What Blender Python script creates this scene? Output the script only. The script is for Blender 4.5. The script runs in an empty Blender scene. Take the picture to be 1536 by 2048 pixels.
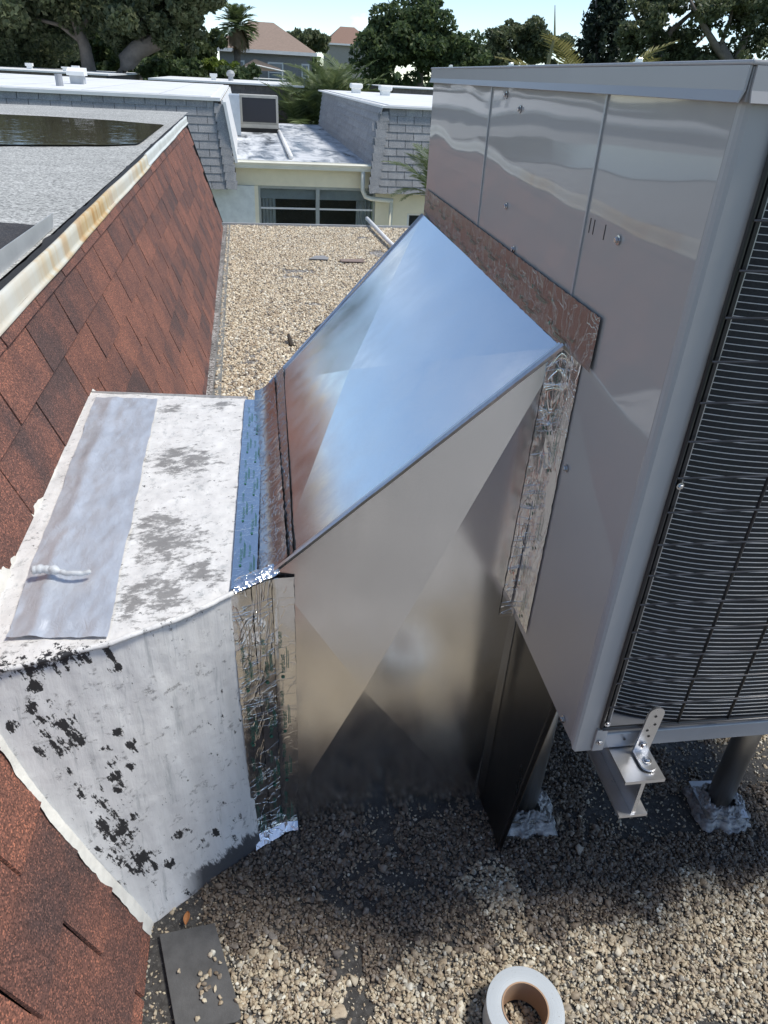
import bpy, math, random
import numpy as np
from mathutils import Vector, Matrix, noise as mnoise
random.seed(11); rng = np.random.default_rng(11)
R_ = math.radians
scene = bpy.context.scene
COL = scene.collection

# ---------------------------------------------------------------- camera
FPX, PITCH, ROLL, YAW, CH = 1425.0, R_(31.3), R_(3.15), R_(-11.45), 1.40
_fw = Vector((-math.sin(YAW)*math.cos(PITCH), math.cos(YAW)*math.cos(PITCH), -math.sin(PITCH)))
_rt = Vector((math.cos(YAW), math.sin(YAW), 0)); _up = _rt.cross(_fw)
CRT = math.cos(ROLL)*_rt + math.sin(ROLL)*_up
CUP = -math.sin(ROLL)*_rt + math.cos(ROLL)*_up
CPOS = Vector((0, 0, CH))
cam = bpy.data.cameras.new('camera'); camo = bpy.data.objects.new('camera', cam); COL.objects.link(camo)
cam.sensor_fit = 'VERTICAL'; cam.sensor_height = 24.0; cam.lens = FPX/2048*24.0
cam.clip_start = 0.02; cam.clip_end = 3000
camo.matrix_world = Matrix(((CRT.x, CUP.x, -_fw.x, 0), (CRT.y, CUP.y, -_fw.y, 0), (CRT.z, CUP.z, -_fw.z, CH), (0, 0, 0, 1)))
scene.camera = camo

# ---------------------------------------------------------------- world, sun, exposure
SUN_DIR = Vector((0.455, -0.114, 0.883)).normalized()
world = bpy.data.worlds.new('World'); scene.world = world; world.use_nodes = True
wt = world.node_tree; wt.nodes.clear()
wo = wt.nodes.new('ShaderNodeOutputWorld'); wb = wt.nodes.new('ShaderNodeBackground')
sky = wt.nodes.new('ShaderNodeTexSky'); sky.sky_type = 'NISHITA'; sky.sun_disc = False
sky.sun_elevation = math.asin(SUN_DIR.z); sky.sun_rotation = math.atan2(SUN_DIR.x, SUN_DIR.y)
sky.altitude = 300; sky.air_density = 0.65; sky.dust_density = 0.15; sky.ozone_density = 1.0
wb.inputs['Strength'].default_value = 0.13
# scattered fair-weather cumulus, the same all round the sky
tc = wt.nodes.new('ShaderNodeTexCoord'); mp = wt.nodes.new('ShaderNodeMapping'); mp.inputs['Scale'].default_value = (1, 1, 2.6)
cn = wt.nodes.new('ShaderNodeTexNoise'); cn.inputs['Scale'].default_value = 5.5; cn.inputs['Detail'].default_value = 7; cn.inputs['Roughness'].default_value = .55
cr = wt.nodes.new('ShaderNodeMapRange'); cr.inputs['From Min'].default_value = .60; cr.inputs['From Max'].default_value = .72
mx = wt.nodes.new('ShaderNodeMix'); mx.data_type = 'RGBA'; mx.inputs['B'].default_value = (7.6, 7.9, 8.2, 1)
L = wt.links.new
L(tc.outputs['Generated'], mp.inputs['Vector']); L(mp.outputs['Vector'], cn.inputs['Vector']); L(cn.outputs['Fac'], cr.inputs['Value'])
L(cr.outputs['Result'], mx.inputs['Factor']); tint = wt.nodes.new('ShaderNodeMix'); tint.data_type = 'RGBA'; tint.blend_type = 'MULTIPLY'; tint.inputs['Factor'].default_value = 1; tint.inputs['B'].default_value = (1.03, 1.0, .93, 1)   # daylight white balance
L(sky.outputs['Color'], tint.inputs['A']); L(tint.outputs['Result'], mx.inputs['A']); L(mx.outputs['Result'], wb.inputs['Color']); L(wb.outputs['Background'], wo.inputs['Surface'])
sun = bpy.data.lights.new('sun', 'SUN'); sun.energy = 2.4; sun.angle = R_(12); sun.color = (1, .955, .88)
suno = bpy.data.objects.new('sun', sun); COL.objects.link(suno)
suno.rotation_euler = SUN_DIR.to_track_quat('Z', 'Y').to_euler()
scene.view_settings.view_transform = 'Standard'; scene.view_settings.look = 'None'
scene.view_settings.exposure = 0.7; scene.view_settings.gamma = 1.0; scene.view_settings.use_curve_mapping = False
scene.render.engine = 'CYCLES'
scene.render.resolution_x = 768; scene.render.resolution_y = 1024

# ---------------------------------------------------------------- pixel -> place helpers (photo pixels, 1536 x 2048)
def ray(x, y): return _fw + CRT*((x-768)/FPX) - CUP*((y-1024)/FPX)
def pl(x, y, p, n):
    d = ray(x, y); n = Vector(n); return CPOS + d*(((Vector(p)-CPOS).dot(n))/d.dot(n))
def gz(x, y, z=0.0): return pl(x, y, (0, 0, z), (0, 0, 1))
def py(x, y, Y): return pl(x, y, (0, Y, 0), (0, 1, 0))

# ---------------------------------------------------------------- mesh helpers
class MB:
    def __init__(s): s.v = []; s.f = []
    def box(s, a, b, M=None):
        n = len(s.v); (x0, y0, z0), (x1, y1, z1) = a, b
        P = [(x0,y0,z0),(x1,y0,z0),(x1,y1,z0),(x0,y1,z0),(x0,y0,z1),(x1,y0,z1),(x1,y1,z1),(x0,y1,z1)]
        s.v += [tuple(M @ Vector(p)) for p in P] if M else P
        s.f += [tuple(n+i for i in q) for q in ((0,3,2,1),(4,5,6,7),(0,1,5,4),(1,2,6,5),(2,3,7,6),(3,0,4,7))]; return s
    def poly(s, pts):
        n = len(s.v); s.v += [tuple(p) for p in pts]; s.f.append(tuple(range(n, n+len(pts)))); return s
    def prism(s, pts, d):   # polygon extruded by vector d
        n = len(s.v); k = len(pts); d = Vector(d)
        s.v += [tuple(p) for p in pts] + [tuple(Vector(p)+d) for p in pts]
        s.f.append(tuple(range(n+k-1, n-1, -1))); s.f.append(tuple(range(n+k, n+2*k)))
        for i in range(k): j = (i+1) % k; s.f.append((n+i, n+j, n+k+j, n+k+i))
        return s
    def tube(s, path, rad, seg=8, cap=True):
        path = [Vector(p) for p in path]; m = len(path); n = len(s.v)
        rad = rad if isinstance(rad, (list, tuple)) else [rad]*m
        for i, p in enumerate(path):
            t = (path[min(i+1, m-1)]-path[max(i-1, 0)]).normalized()
            a = t.cross(Vector((0, 0, 1)) if abs(t.z) < .9 else Vector((1, 0, 0))).normalized(); b = t.cross(a)
            for k in range(seg):
                an = 2*math.pi*k/seg; s.v.append(tuple(p + (a*math.cos(an)+b*math.sin(an))*rad[i]))
        for i in range(m-1):
            for k in range(seg):
                k2 = (k+1) % seg; s.f.append((n+i*seg+k, n+i*seg+k2, n+(i+1)*seg+k2, n+(i+1)*seg+k))
        if cap:
            s.f.append(tuple(n+k for k in range(seg-1, -1, -1))); s.f.append(tuple(n+(m-1)*seg+k for k in range(seg)))
        return s
    def lathe(s, prof, c, seg=24, ax=None):   # (r,z) profile round z at c; ax: matrix
        n = len(s.v); m = len(prof)
        for r, z in prof:
            for k in range(seg):
                an = 2*math.pi*k/seg; p = Vector((r*math.cos(an), r*math.sin(an), z))
                if ax: p = ax @ p
                s.v.append(tuple(Vector(c)+p))
        for i in range(m-1):
            for k in range(seg):
                k2 = (k+1) % seg; s.f.append((n+i*seg+k, n+i*seg+k2, n+(i+1)*seg+k2, n+(i+1)*seg+k))
        return s
    def grid(s, fn, nu, nv):
        n = len(s.v)
        for j in range(nv+1):
            for i in range(nu+1): s.v.append(tuple(fn(i/nu, j/nv)))
        for j in range(nv):
            for i in range(nu):
                a = n+j*(nu+1)+i; s.f.append((a, a+1, a+nu+2, a+nu+1))
        return s
    def mesh(s, name, mat, smooth=False):
        me = bpy.data.meshes.new(name); me.from_pydata(s.v, [], s.f); me.update()
        if mat: me.materials.append(mat)
        if smooth: me.polygons.foreach_set('use_smooth', [True]*len(me.polygons))
        return me
    def build(s, name, mat, parent=None, smooth=False, local=False):
        return link(name, s.mesh(name, mat, smooth), parent, local)
MW = {}
def link(name, me, parent=None, local=False, M=None):
    o = bpy.data.objects.new(name, me); COL.objects.link(o)
    if parent:
        o.parent = parent
        if not local: o.matrix_parent_inverse = MW[parent.name].inverted() if parent.name in MW else Matrix.Identity(4)
    if M is not None: o.matrix_basis = M
    if parent and parent.name in MW and local: MW[o.name] = Matrix.Identity(4)
    return o
def thing(name, label, cat, loc=(0, 0, 0), rz=0, group=None):
    o = bpy.data.objects.new(name, None); COL.objects.link(o); o.empty_display_size = .1
    o.location = loc; o.rotation_euler = (0, 0, rz); MW[o.name] = Matrix.Translation(loc) @ Matrix.Rotation(rz, 4, 'Z')
    return tag(o, label, cat, group)
def tag(o, label, cat, group=None):
    o['label'] = label; o['category'] = cat
    if group: o['group'] = group
    return o
def struct(o, kind='structure', label=None):
    o['kind'] = kind
    if label: o['label'] = label
    return o
def bev(o, w=.003, seg=2):
    m = o.modifiers.new('bevel', 'BEVEL'); m.width = w; m.segments = seg; m.limit_method = 'ANGLE'; return o
def fbm(p, s=1.0, o=4): return mnoise.fractal(Vector(p)*s, 1.0, 2.0, o)

# ---------------------------------------------------------------- material helpers
def mat(name):
    m = bpy.data.materials.new(name); m.use_nodes = True; nt = m.node_tree
    return m, nt, nt.nodes['Principled BSDF']
def nd(nt, typ, ins=None, **props):
    n = nt.nodes.new(typ)
    for k, v in props.items(): setattr(n, k, v)
    for k, v in (ins or {}).items():
        if isinstance(v, bpy.types.NodeSocket): nt.links.new(v, n.inputs[k])
        else: n.inputs[k].default_value = v
    return n
def pos(nt, scale=(1, 1, 1), rot=(0, 0, 0)):
    g = nd(nt, 'ShaderNodeNewGeometry'); m = nd(nt, 'ShaderNodeMapping', {'Vector': g.outputs['Position'], 'Scale': scale, 'Rotation': rot}); return m.outputs[0]
def noi(nt, vec, scale, detail=3, rough=.5, dist=0):
    return nd(nt, 'ShaderNodeTexNoise', {'Vector': vec, 'Scale': scale, 'Detail': detail, 'Roughness': rough, 'Distortion': dist}).outputs['Fac']
def rmp(nt, fac, stops, interp='LINEAR'):
    r = nd(nt, 'ShaderNodeValToRGB', {'Fac': fac}); cr = r.color_ramp; cr.interpolation = interp
    while len(cr.elements) < len(stops): cr.elements.new(.5)
    for e, (p, c) in zip(cr.elements, stops): e.position = p; e.color = (*c, 1) if len(c) == 3 else c
    return r.outputs['Color']
def mrange(nt, v, a, b, c=0, d=1): return nd(nt, 'ShaderNodeMapRange', {'Value': v, 'From Min': a, 'From Max': b, 'To Min': c, 'To Max': d}).outputs[0]
def math2(nt, op, a, b=0.0, clamp=False):
    n = nd(nt, 'ShaderNodeMath', operation=op, use_clamp=clamp)
    for i, v in enumerate((a, b)):
        if isinstance(v, bpy.types.NodeSocket): nt.links.new(v, n.inputs[i])
        else: n.inputs[i].default_value = v
    return n.outputs[0]
def mixc(nt, fac, a, b, blend='MIX'):
    n = nd(nt, 'ShaderNodeMix', data_type='RGBA', blend_type=blend)
    for k, v in (('Factor', fac), ('A', a), ('B', b)):
        if isinstance(v, bpy.types.NodeSocket): nt.links.new(v, n.inputs[k])
        else: n.inputs[k].default_value = v if k == 'Factor' else (*v, 1)
    return n.outputs['Result']
def bump(nt, b, h, strength, dist): 
    n = nd(nt, 'ShaderNodeBump', {'Height': h, 'Strength': strength, 'Distance': dist}); nt.links.new(n.outputs[0], b.inputs['Normal']); return n
def setc(nt, b, c):
    if isinstance(c, bpy.types.NodeSocket): nt.links.new(c, b.inputs['Base Color'])
    else: b.inputs['Base Color'].default_value = (*c, 1)
def simple(name, c, rough=.6, metal=0, var=.12, scale=8, bmp=0, bscale=60):
    m, nt, b = mat(name); p = pos(nt)
    f = noi(nt, p, scale, 5, .6)
    setc(nt, b, rmp(nt, f, [(.25, tuple(x*(1-var) for x in c)), (.75, tuple(min(1, x*(1+var)) for x in c))]))
    b.inputs['Roughness'].default_value = rough; b.inputs['Metallic'].default_value = metal
    if bmp: bump(nt, b, noi(nt, p, bscale, 4), bmp, .002)
    return m

# ---- materials
def m_shingle(name, stops, gran=700, gstr=.5, blot=None):
    m, nt, b = mat(name); p = pos(nt)
    oi = nd(nt, 'ShaderNodeObjectInfo').outputs['Random']
    pst = pos(nt, (2.2, 1.6, 1.0), (0, 0, 0))
    f = math2(nt, 'ADD', math2(nt, 'MULTIPLY', oi, .24), math2(nt, 'MULTIPLY', noi(nt, pst, 3.4, 4, .65), .98))
    c = rmp(nt, mrange(nt, f, .2, 1.0), stops)
    g = nd(nt, 'ShaderNodeTexVoronoi', {'Vector': p, 'Scale': gran}).outputs['Color']
    gv = nd(nt, 'ShaderNodeSeparateColor', {'Color': g}).outputs[0]
    gr = rmp(nt, gv, [(0, (.35,)*3), (.55, (.9,)*3), (.82, (1.2, 1.15, 1.1)), (1, (2.4, 2.1, 1.8))])
    c = mixc(nt, gstr, c, mixc(nt, 1.0, c, gr, 'MULTIPLY'))
    setc(nt, b, c); b.inputs['Roughness'].default_value = .85
    bump(nt, b, gv, .5, .0012); return m
M_RED = m_shingle('red_shingle', [(0, (.06, .044, .044)), (.3, (.10, .058, .052)), (.5, (.17, .08, .062)), (.75, (.25, .108, .075)), (1, (.31, .14, .095))], 420, .95)
M_GREY = m_shingle('grey_shingle', [(0, (.24, .245, .25)), (.5, (.31, .315, .325)), (1, (.40, .41, .42))], 160, .4)
M_BROWN = m_shingle('brown_shingle', [(0, (.16, .13, .115)), (.5, (.23, .19, .17)), (1, (.30, .25, .22))], 100, .3)
M_BLACK = simple('black_underlay', (.018, .018, .018), .9)
def m_deck():
    m, nt, b = mat('gravel_bed'); p = pos(nt)
    v = nd(nt, 'ShaderNodeTexVoronoi', {'Vector': p, 'Scale': 95}); vc = nd(nt, 'ShaderNodeSeparateColor', {'Color': v.outputs['Color']}).outputs[0]
    c = rmp(nt, vc, [(0, (.25, .24, .225)), (.5, (.40, .385, .36)), (1, (.58, .565, .535))])
    gap = rmp(nt, v.outputs['Distance'], [(.35, (1, 1, 1)), (.75, (.25, .22, .2))])
    c = mixc(nt, 1.0, c, gap, 'MULTIPLY')
    t = mrange(nt, noi(nt, p, 3.2, 6, .65), .46, .6)
    g = nd(nt, 'ShaderNodeNewGeometry').outputs['Position']; sy = nd(nt, 'ShaderNodeSeparateXYZ', {'Vector': g}).outputs['Y']
    near = mrange(nt, sy, 1.0, 1.6, 1, 0); near2 = mrange(nt, sy, .25, .45, 0, 1)
    near = math2(nt, 'MULTIPLY', near, near2)
    k = math2(nt, 'MULTIPLY', near, .92)
    tar = mixc(nt, mrange(nt, noi(nt, p, 300, 2), .6, .7), (.028, .027, .026), (.16, .15, .135))
    setc(nt, b, mixc(nt, k, mixc(nt, math2(nt, 'MULTIPLY', t, .5), c, (.05, .048, .045)), tar)); b.inputs['Roughness'].default_value = .8
    bump(nt, b, vc, .5, .004); return m
M_DECK = m_deck()
def m_pebble(name='pebble', k=1.0):
    m, nt, b = mat(name); oi = nd(nt, 'ShaderNodeObjectInfo').outputs['Random']
    c = rmp(nt, oi, [(0, (.15, .12, .10)), (.14, (.37, .295, .22)), (.3, (.52, .45, .355)), (.45, (.26, .215, .18)), (.58, (.60, .54, .44)), (.72, (.43, .345, .26)), (.84, (.70, .66, .59)), (.93, (.20, .185, .175)), (1, (.80, .78, .73))])
    c = mixc(nt, .35, c, rmp(nt, noi(nt, pos(nt), 260, 3), [(.3, (.45, .42, .4)), (.7, (1, 1, 1))]), 'MULTIPLY')
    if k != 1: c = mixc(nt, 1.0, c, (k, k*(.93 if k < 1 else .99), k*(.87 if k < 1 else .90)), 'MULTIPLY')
    setc(nt, b, c); b.inputs['Roughness'].default_value = .6; return m
M_PEB = m_pebble('pebble', 1.04); M_PEBD = m_pebble('shade_dirt_pebble', .42); M_PEBF = m_pebble('bleached_pebble', 1.4)
def m_galv(name='galvanised_steel', rough=.19, base=.87):
    m, nt, b = mat(name); p = pos(nt)
    f = noi(nt, pos(nt, (1, 1, .35)), 22, 5, .6)
    v = nd(nt, 'ShaderNodeTexVoronoi', {'Vector': p, 'Scale': 240}).outputs['Color']; vv = nd(nt, 'ShaderNodeSeparateColor', {'Color': v}).outputs[0]
    setc(nt, b, mixc(nt, mrange(nt, vv, 0, 1, 0, .25), (base, base*1.01, base*1.02), (base*.9, base*.9, base*.92)))
    b.inputs['Metallic'].default_value = 1
    nt.links.new(math2(nt, 'ADD', mrange(nt, f, .3, .7, rough-.04, rough+.05), math2(nt, 'MULTIPLY', vv, .01)), b.inputs['Roughness'])
    bump(nt, b, noi(nt, p, 7, 2), .03, .01); return m
M_GALV = m_galv(); M_ALU = m_galv('aluminium', .3, .72)
def m_foil(name='foil_tape', bs=.7, sc=9, base=.9, rough=.13):
    m, nt, b = mat(name)
    n1 = noi(nt, pos(nt, (1.6, 1.6, .5), (0, .5, .4)), sc, 3, .5, 2.2); n2 = noi(nt, pos(nt, (.5, 1.2, 1.6), (.4, .2, 0)), sc*1.4, 3, .55, 1.6)
    r1 = math2(nt, 'ABSOLUTE', math2(nt, 'SUBTRACT', n1, .5)); r2 = math2(nt, 'ABSOLUTE', math2(nt, 'SUBTRACT', n2, .47))
    h = math2(nt, 'ADD', mrange(nt, r1, 0, .022, .5, 0), math2(nt, 'ADD', mrange(nt, r2, 0, .016, .5, 0), math2(nt, 'MULTIPLY', n1, .25)))
    setc(nt, b, (base, base, base*1.005)); b.inputs['Metallic'].default_value = 1; b.inputs['Roughness'].default_value = rough
    bump(nt, b, h, bs, .0016); return m
M_FOIL = m_foil(); M_FOIL3 = m_foil('foil_tape_darker', .6, 10, .55, .2); M_FOIL2 = m_foil('foil_tape_smooth', .25, 7, .9, .15)  # third foil has a darker base so it mirrors the shingles less
def m_unit():
    m, nt, b = mat('grey_enamel'); tcn = nd(nt, 'ShaderNodeTexCoord').outputs['Object']
    mp_ = nd(nt, 'ShaderNodeMapping', {'Vector': tcn, 'Scale': (1, 1.0, 1.6)}).outputs[0]
    setc(nt, b, (.385, .362, .34)); b.inputs['Roughness'].default_value = .42
    b.inputs['Coat Weight'].default_value = .75; b.inputs['Coat Roughness'].default_value = .035; b.inputs['Coat IOR'].default_value = 1.6
    h = noi(nt, mp_, 2.3, 1.5, .4)
    n = nd(nt, 'ShaderNodeBump', {'Height': h, 'Strength': .42, 'Distance': .014})
    nt.links.new(n.outputs[0], b.inputs['Coat Normal']); nt.links.new(n.outputs[0], b.inputs['Normal']); return m
M_UNIT = m_unit()
M_UNIT2 = simple('grey_enamel_plain', (.39, .38, .37), .32, 0, .04, 4)
M_SCREW = simple('zinc_screw', (.6, .6, .6), .25, 1)
M_COIL = simple('coil_black', (.02, .021, .023), .6, 0, .5, 300)
M_TUBE = simple('coil_tube_edge', (.72, .70, .66), .5, 0, .1, 40)
M_WIRE = simple('black_wire', (.02, .02, .022), .28)
M_GREEN = simple('green_print', (.03, .13, .09), .4)
M_WHITE = simple('white_paint', (.78, .78, .76), .6, 0, .05, 4)
M_CREAM = simple('cream_stucco', (.90, .83, .62), .8, 0, .05, 6, .3, 80)
M_ROOFWHITE = simple('white_roof_coating', (.74, .75, .74), .7, 0, .10, 1.2)
M_RUBBER = simple('rubber', (.085, .085, .085), .75, 0, .3, 30, .3, 200)
M_CARD = simple('cardboard', (.40, .26, .165), .8, 0, .06, 40)
M_LEAFBROWN = simple('dry_leaf', (.36, .15, .05), .6)
M_LETTER = M_GREEN
def m_stain_roof():
    m, nt, b = mat('stained_roof_coating'); p = pos(nt, (1.6, .5, 1))
    f = noi(nt, p, 1.6, 7, .68, .6); g = noi(nt, pos(nt, (.6, 2.0, 1)), 1.3, 6, .7)
    c = rmp(nt, f, [(.38, (.10, .11, .12)), (.47, (.38, .40, .42)), (.56, (.62, .64, .66)), (.8, (.72, .73, .74))])
    setc(nt, b, mixc(nt, mrange(nt, g, .5, .62, 0, .5), c, (.33, .35, .37)))
    nt.links.new(mrange(nt, f, .35, .6, .25, .7), b.inputs['Roughness']); return m
M_STAIN = m_stain_roof()
def m_capsheet():
    m, nt, b = mat('granulated_cap_sheet'); p = pos(nt)
    v = nd(nt, 'ShaderNodeTexVoronoi', {'Vector': p, 'Scale': 130}).outputs['Color']; vv = nd(nt, 'ShaderNodeSeparateColor', {'Color': v}).outputs[0]
    c = rmp(nt, vv, [(0, (.18, .18, .17)), (.4, (.38, .38, .36)), (1, (.64, .64, .605))])
    c = mixc(nt, .45, c, rmp(nt, noi(nt, pos(nt, (.5, 2, 1)), 2.2, 5, .6), [(.3, (.55, .56, .55)), (.7, (1, 1, 1))]), 'MULTIPLY')
    setc(nt, b, c); b.inputs['Roughness'].default_value = .85; bump(nt, b, vv, .4, .003); return m
M_CAP = m_capsheet()
def m_water():
    m, nt, b = mat('puddle_water')
    setc(nt, b, (.08, .07, .052)); b.inputs['Roughness'].default_value = .04; b.inputs['IOR'].default_value = 1.33; b.inputs['Specular IOR Level'].default_value = 1.0
    bump(nt, b, noi(nt, pos(nt, (1, 2.5, 1)), 5, 3, .5), .12, .02); return m
M_WATER = m_water()
def m_fascia():
    m, nt, b = mat('stained_drip_edge')
    f = noi(nt, pos(nt, (1, 1, .05)), 9, 5, .7); g = noi(nt, pos(nt), 1.1, 2)
    c = rmp(nt, f, [(.32, (.50, .27, .08)), (.45, (.60, .44, .22)), (.58, (.64, .60, .47)), (.75, (.70, .70, .65))])
    setc(nt, b, mixc(nt, mrange(nt, g, .5, .62, 0, .75), c, (.66, .65, .58))); b.inputs['Roughness'].default_value = .5; return m
M_FASCIA = m_fascia()

def tex_text(s, size):
    cu = bpy.data.curves.new('lettering', 'FONT'); cu.body = s; cu.size = size; cu.resolution_u = 1
    o = bpy.data.objects.new('lettering', cu); COL.objects.link(o)
    dg = bpy.context.evaluated_depsgraph_get(); me = bpy.data.meshes.new_from_object(o.evaluated_get(dg))
    V = [tuple(v.co) for v in me.vertices]; Fc = [tuple(p.vertices) for p in me.polygons]
    bpy.data.objects.remove(o); bpy.data.curves.remove(cu); bpy.data.meshes.remove(me); return V, Fc
TXT = {}
def add_text(mb, s, size, fn, flip=False):
    """text laid on a surface: fn(along, across) -> point"""
    if (s, size) not in TXT: TXT[(s, size)] = tex_text(s, size)
    V, Fc = TXT[(s, size)]; n = len(mb.v)
    mb.v += [tuple(fn(x, y)) for x, y, z in V]; mb.f += [tuple(n+i for i in f) for f in Fc]
def lettering(mb, fn, length, rows, size=.010):
    """hardcast FOIL-GRIP print repeated along a tape; rows = offsets across"""
    for r, off in enumerate(rows):
        a = .02 + .05*r
        while a + .12 < length:
            add_text(mb, 'hardcast', size*1.15, lambda x, y: fn(a+x, off+y))
            add_text(mb, 'FOIL-GRIP', size*.75, lambda x, y: fn(a+.062+x, off+.004+y))
            for k in range(2):
                y0 = off-.004-.0028*k
                mb.poly([fn(a+.012, y0), fn(a+.062-.008*k, y0), fn(a+.062-.008*k, y0+.0011), fn(a+.012, y0+.0011)])
            mb.poly([fn(a-.010+.0034*math.cos(t), off+.004+.0034*math.sin(t)) for t in np.linspace(0, 2*math.pi, 10)[:-1]])
            a += .145

# ================================================================ SETTING
# ground far below the roofs
g = MB().poly([(-1500, -1500, -3.2), (1500, -1500, -3.2), (1500, 1500, -3.2), (-1500, 1500, -3.2)])
M_GRASS = simple('lawn', (.075, .10, .035), .9, 0, .4, .7)
struct(g.build('ground', M_GRASS))
struct(MB().poly([(-.6, 8.3, -3.19), (4.5, 8.3, -3.19), (4.5, 14.4, -3.19), (-.6, 14.4, -3.19)]).build('path', simple('courtyard_paving', (.55, .52, .47), .85)))
# gravel roof we stand on
deck = MB().box((-.30, -6, -.35), (3.2, 8.15, 0)).build('gravel_roof', M_DECK); struct(deck)
MB().box((-.26, 8.151, -.20), (3.2, 8.175, .022)).build('edge_strip', simple('edge_metal', (.46, .47, .47), .5, .3), deck)
MB().box((-.25, 8.10, -3.2), (3.15, 8.13, -.351)).build('wall', M_CREAM, deck)

# pebbles: thousands nobody could count, one object of stuff
def pebbles(name, pts, dia, label, M_PEB=M_PEB):
    me = bpy.data.meshes.new(name); me.from_pydata([tuple(p) for p in pts], [], []); n = len(pts)
    a = me.attributes.new('scl', 'FLOAT_VECTOR', 'POINT')
    s = np.stack([dia*rng.uniform(.8, 1.35, n), dia*rng.uniform(.75, 1.1, n), dia*rng.uniform(.5, .85, n)], 1); a.data.foreach_set('vector', s.astype(np.float32).ravel())
    a = me.attributes.new('rot', 'FLOAT_VECTOR', 'POINT')
    r = np.stack([rng.normal(0, .45, n), rng.normal(0, .45, n), rng.uniform(0, 6.28, n)], 1); a.data.foreach_set('vector', r.astype(np.float32).ravel())
    o = link(name, me); ng = bpy.data.node_groups.new(name, 'GeometryNodeTree')
    ng.interface.new_socket('Geometry', in_out='INPUT', socket_type='NodeSocketGeometry'); ng.interface.new_socket('Geometry', in_out='OUTPUT', socket_type='NodeSocketGeometry')
    gi = ng.nodes.new('NodeGroupInput'); go = ng.nodes.new('NodeGroupOutput')
    g2i = ng.nodes.new('GeometryNodeGeometryToInstance')
    for k in range(6):
        ic = nd(ng, 'GeometryNodeMeshIcoSphere', {'Radius': .5, 'Subdivisions': 2})
        ps = nd(ng, 'GeometryNodeInputPosition'); ad = nd(ng, 'ShaderNodeVectorMath', {0: ps.outputs[0], 1: (k*7.3, k*3.1, k*1.7)}, operation='ADD')
        nz = nd(ng, 'ShaderNodeTexNoise', {'Vector': ad.outputs[0], 'Scale': 1.3, 'Detail': 1})
        sb = nd(ng, 'ShaderNodeVectorMath', {0: nz.outputs['Color'], 1: (.5, .5, .5)}, operation='SUBTRACT')
        sc = nd(ng, 'ShaderNodeVectorMath', {0: sb.outputs[0], 3: 1.1}, operation='SCALE')
        sp = nd(ng, 'GeometryNodeSetPosition', {'Geometry': ic.outputs['Mesh'], 'Offset': sc.outputs[0]})
        sm = nd(ng, 'GeometryNodeSetShadeSmooth', {0: sp.outputs[0]})
        mt = nd(ng, 'GeometryNodeSetMaterial', {'Geometry': sm.outputs[0], 'Material': M_PEB})
        ng.links.new(mt.outputs[0], g2i.inputs[0])
    na = nd(ng, 'GeometryNodeInputNamedAttribute', {'Name': 'scl'}, data_type='FLOAT_VECTOR'); nr = nd(ng, 'GeometryNodeInputNamedAttribute', {'Name': 'rot'}, data_type='FLOAT_VECTOR')
    ri = nd(ng, 'FunctionNodeRandomValue', {'Min': 0, 'Max': 5}, data_type='INT') if False else None
    rv = ng.nodes.new('FunctionNodeRandomValue'); rv.data_type = 'INT'; rv.inputs[4].default_value = 0; rv.inputs[5].default_value = 5
    m2p = nd(ng, 'GeometryNodeMeshToPoints', {'Mesh': gi.outputs[0]})
    e2r = nd(ng, 'FunctionNodeEulerToRotation', {0: nr.outputs['Attribute']})
    iop = nd(ng, 'GeometryNodeInstanceOnPoints', {'Points': m2p.outputs[0], 'Instance': g2i.outputs[0], 'Pick Instance': True, 'Instance Index': rv.outputs[2], 'Rotation': e2r.outputs[0], 'Scale': na.outputs['Attribute']})
    ng.links.new(iop.outputs[0], go.inputs[0])
    o.modifiers.new('pebbles', 'NODES').node_group = ng
    struct(o, 'stuff', label); o['category'] = 'gravel'; return o
def vnoise(x, y, s, seed=0):
    r = np.random.default_rng(seed); T = r.random((64, 64)); X = x*s+100; Y = y*s+100
    xi = np.floor(X).astype(int); yi = np.floor(Y).astype(int); fx = X-xi; fy = Y-yi; fx = fx*fx*(3-2*fx); fy = fy*fy*(3-2*fy)
    t = lambda i, j: T[i % 64, j % 64]
    return (t(xi, yi)*(1-fx)+t(xi+1, yi)*fx)*(1-fy)+(t(xi, yi+1)*(1-fx)+t(xi+1, yi+1)*fx)*fy
MAT_C = [gz(320, 1876), gz(430, 1853), gz(487, 2048), gz(355, 2075)]
def in_mat(x, y):
    ok = np.ones_like(x, bool)
    for i in range(4):
        a, b = MAT_C[i], MAT_C[(i+1) % 4]; ok &= ((b.x-a.x)*(y-a.y)-(b.y-a.y)*(x-a.x)) < 0
    return ok
n = 100000
x = rng.uniform(-.245, 1.5, n); y = rng.uniform(.34, 1.35, n)
nz = .55*vnoise(x, y, 9, 1)+.3*vnoise(x, y, 22, 2)+.15*vnoise(x, y, 60, 3)
thr = .30 + .34*np.clip((-.10-x)/.12, 0, 1)*np.clip((.90-y)/.1, 0, 1) + .15*np.clip((y-.74)/.1, 0, 1)
keep = (nz > thr) & ~in_mat(x, y) & ~(((x-.40)**2+(y-.535)**2 < .069**2) & ((x-.40)**2+(y-.535)**2 > .036**2)) & ~((x < -.03) & (y > .93+.5*(x+.05)))
x, y = x[keep], y[keep]; z = rng.uniform(-.0015, .0055, len(x))
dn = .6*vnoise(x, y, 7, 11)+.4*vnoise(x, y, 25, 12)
shade_dirt = (y > .70+.22*(dn-.5)+.05*np.clip(-x*4, -1, 1)*(x < .4)) & ~((x > 1.1) & (y > .98)) & ~((abs(x-.43-.0*y) < .07*dn*2) & (y < .84))  # dirt plus the shade under unit and duct, put into pebble colour; sunlit gaps spared
dia = .0057*rng.lognormal(0, .36, len(x)); P_ = np.stack([x, y, z], 1)
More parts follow.
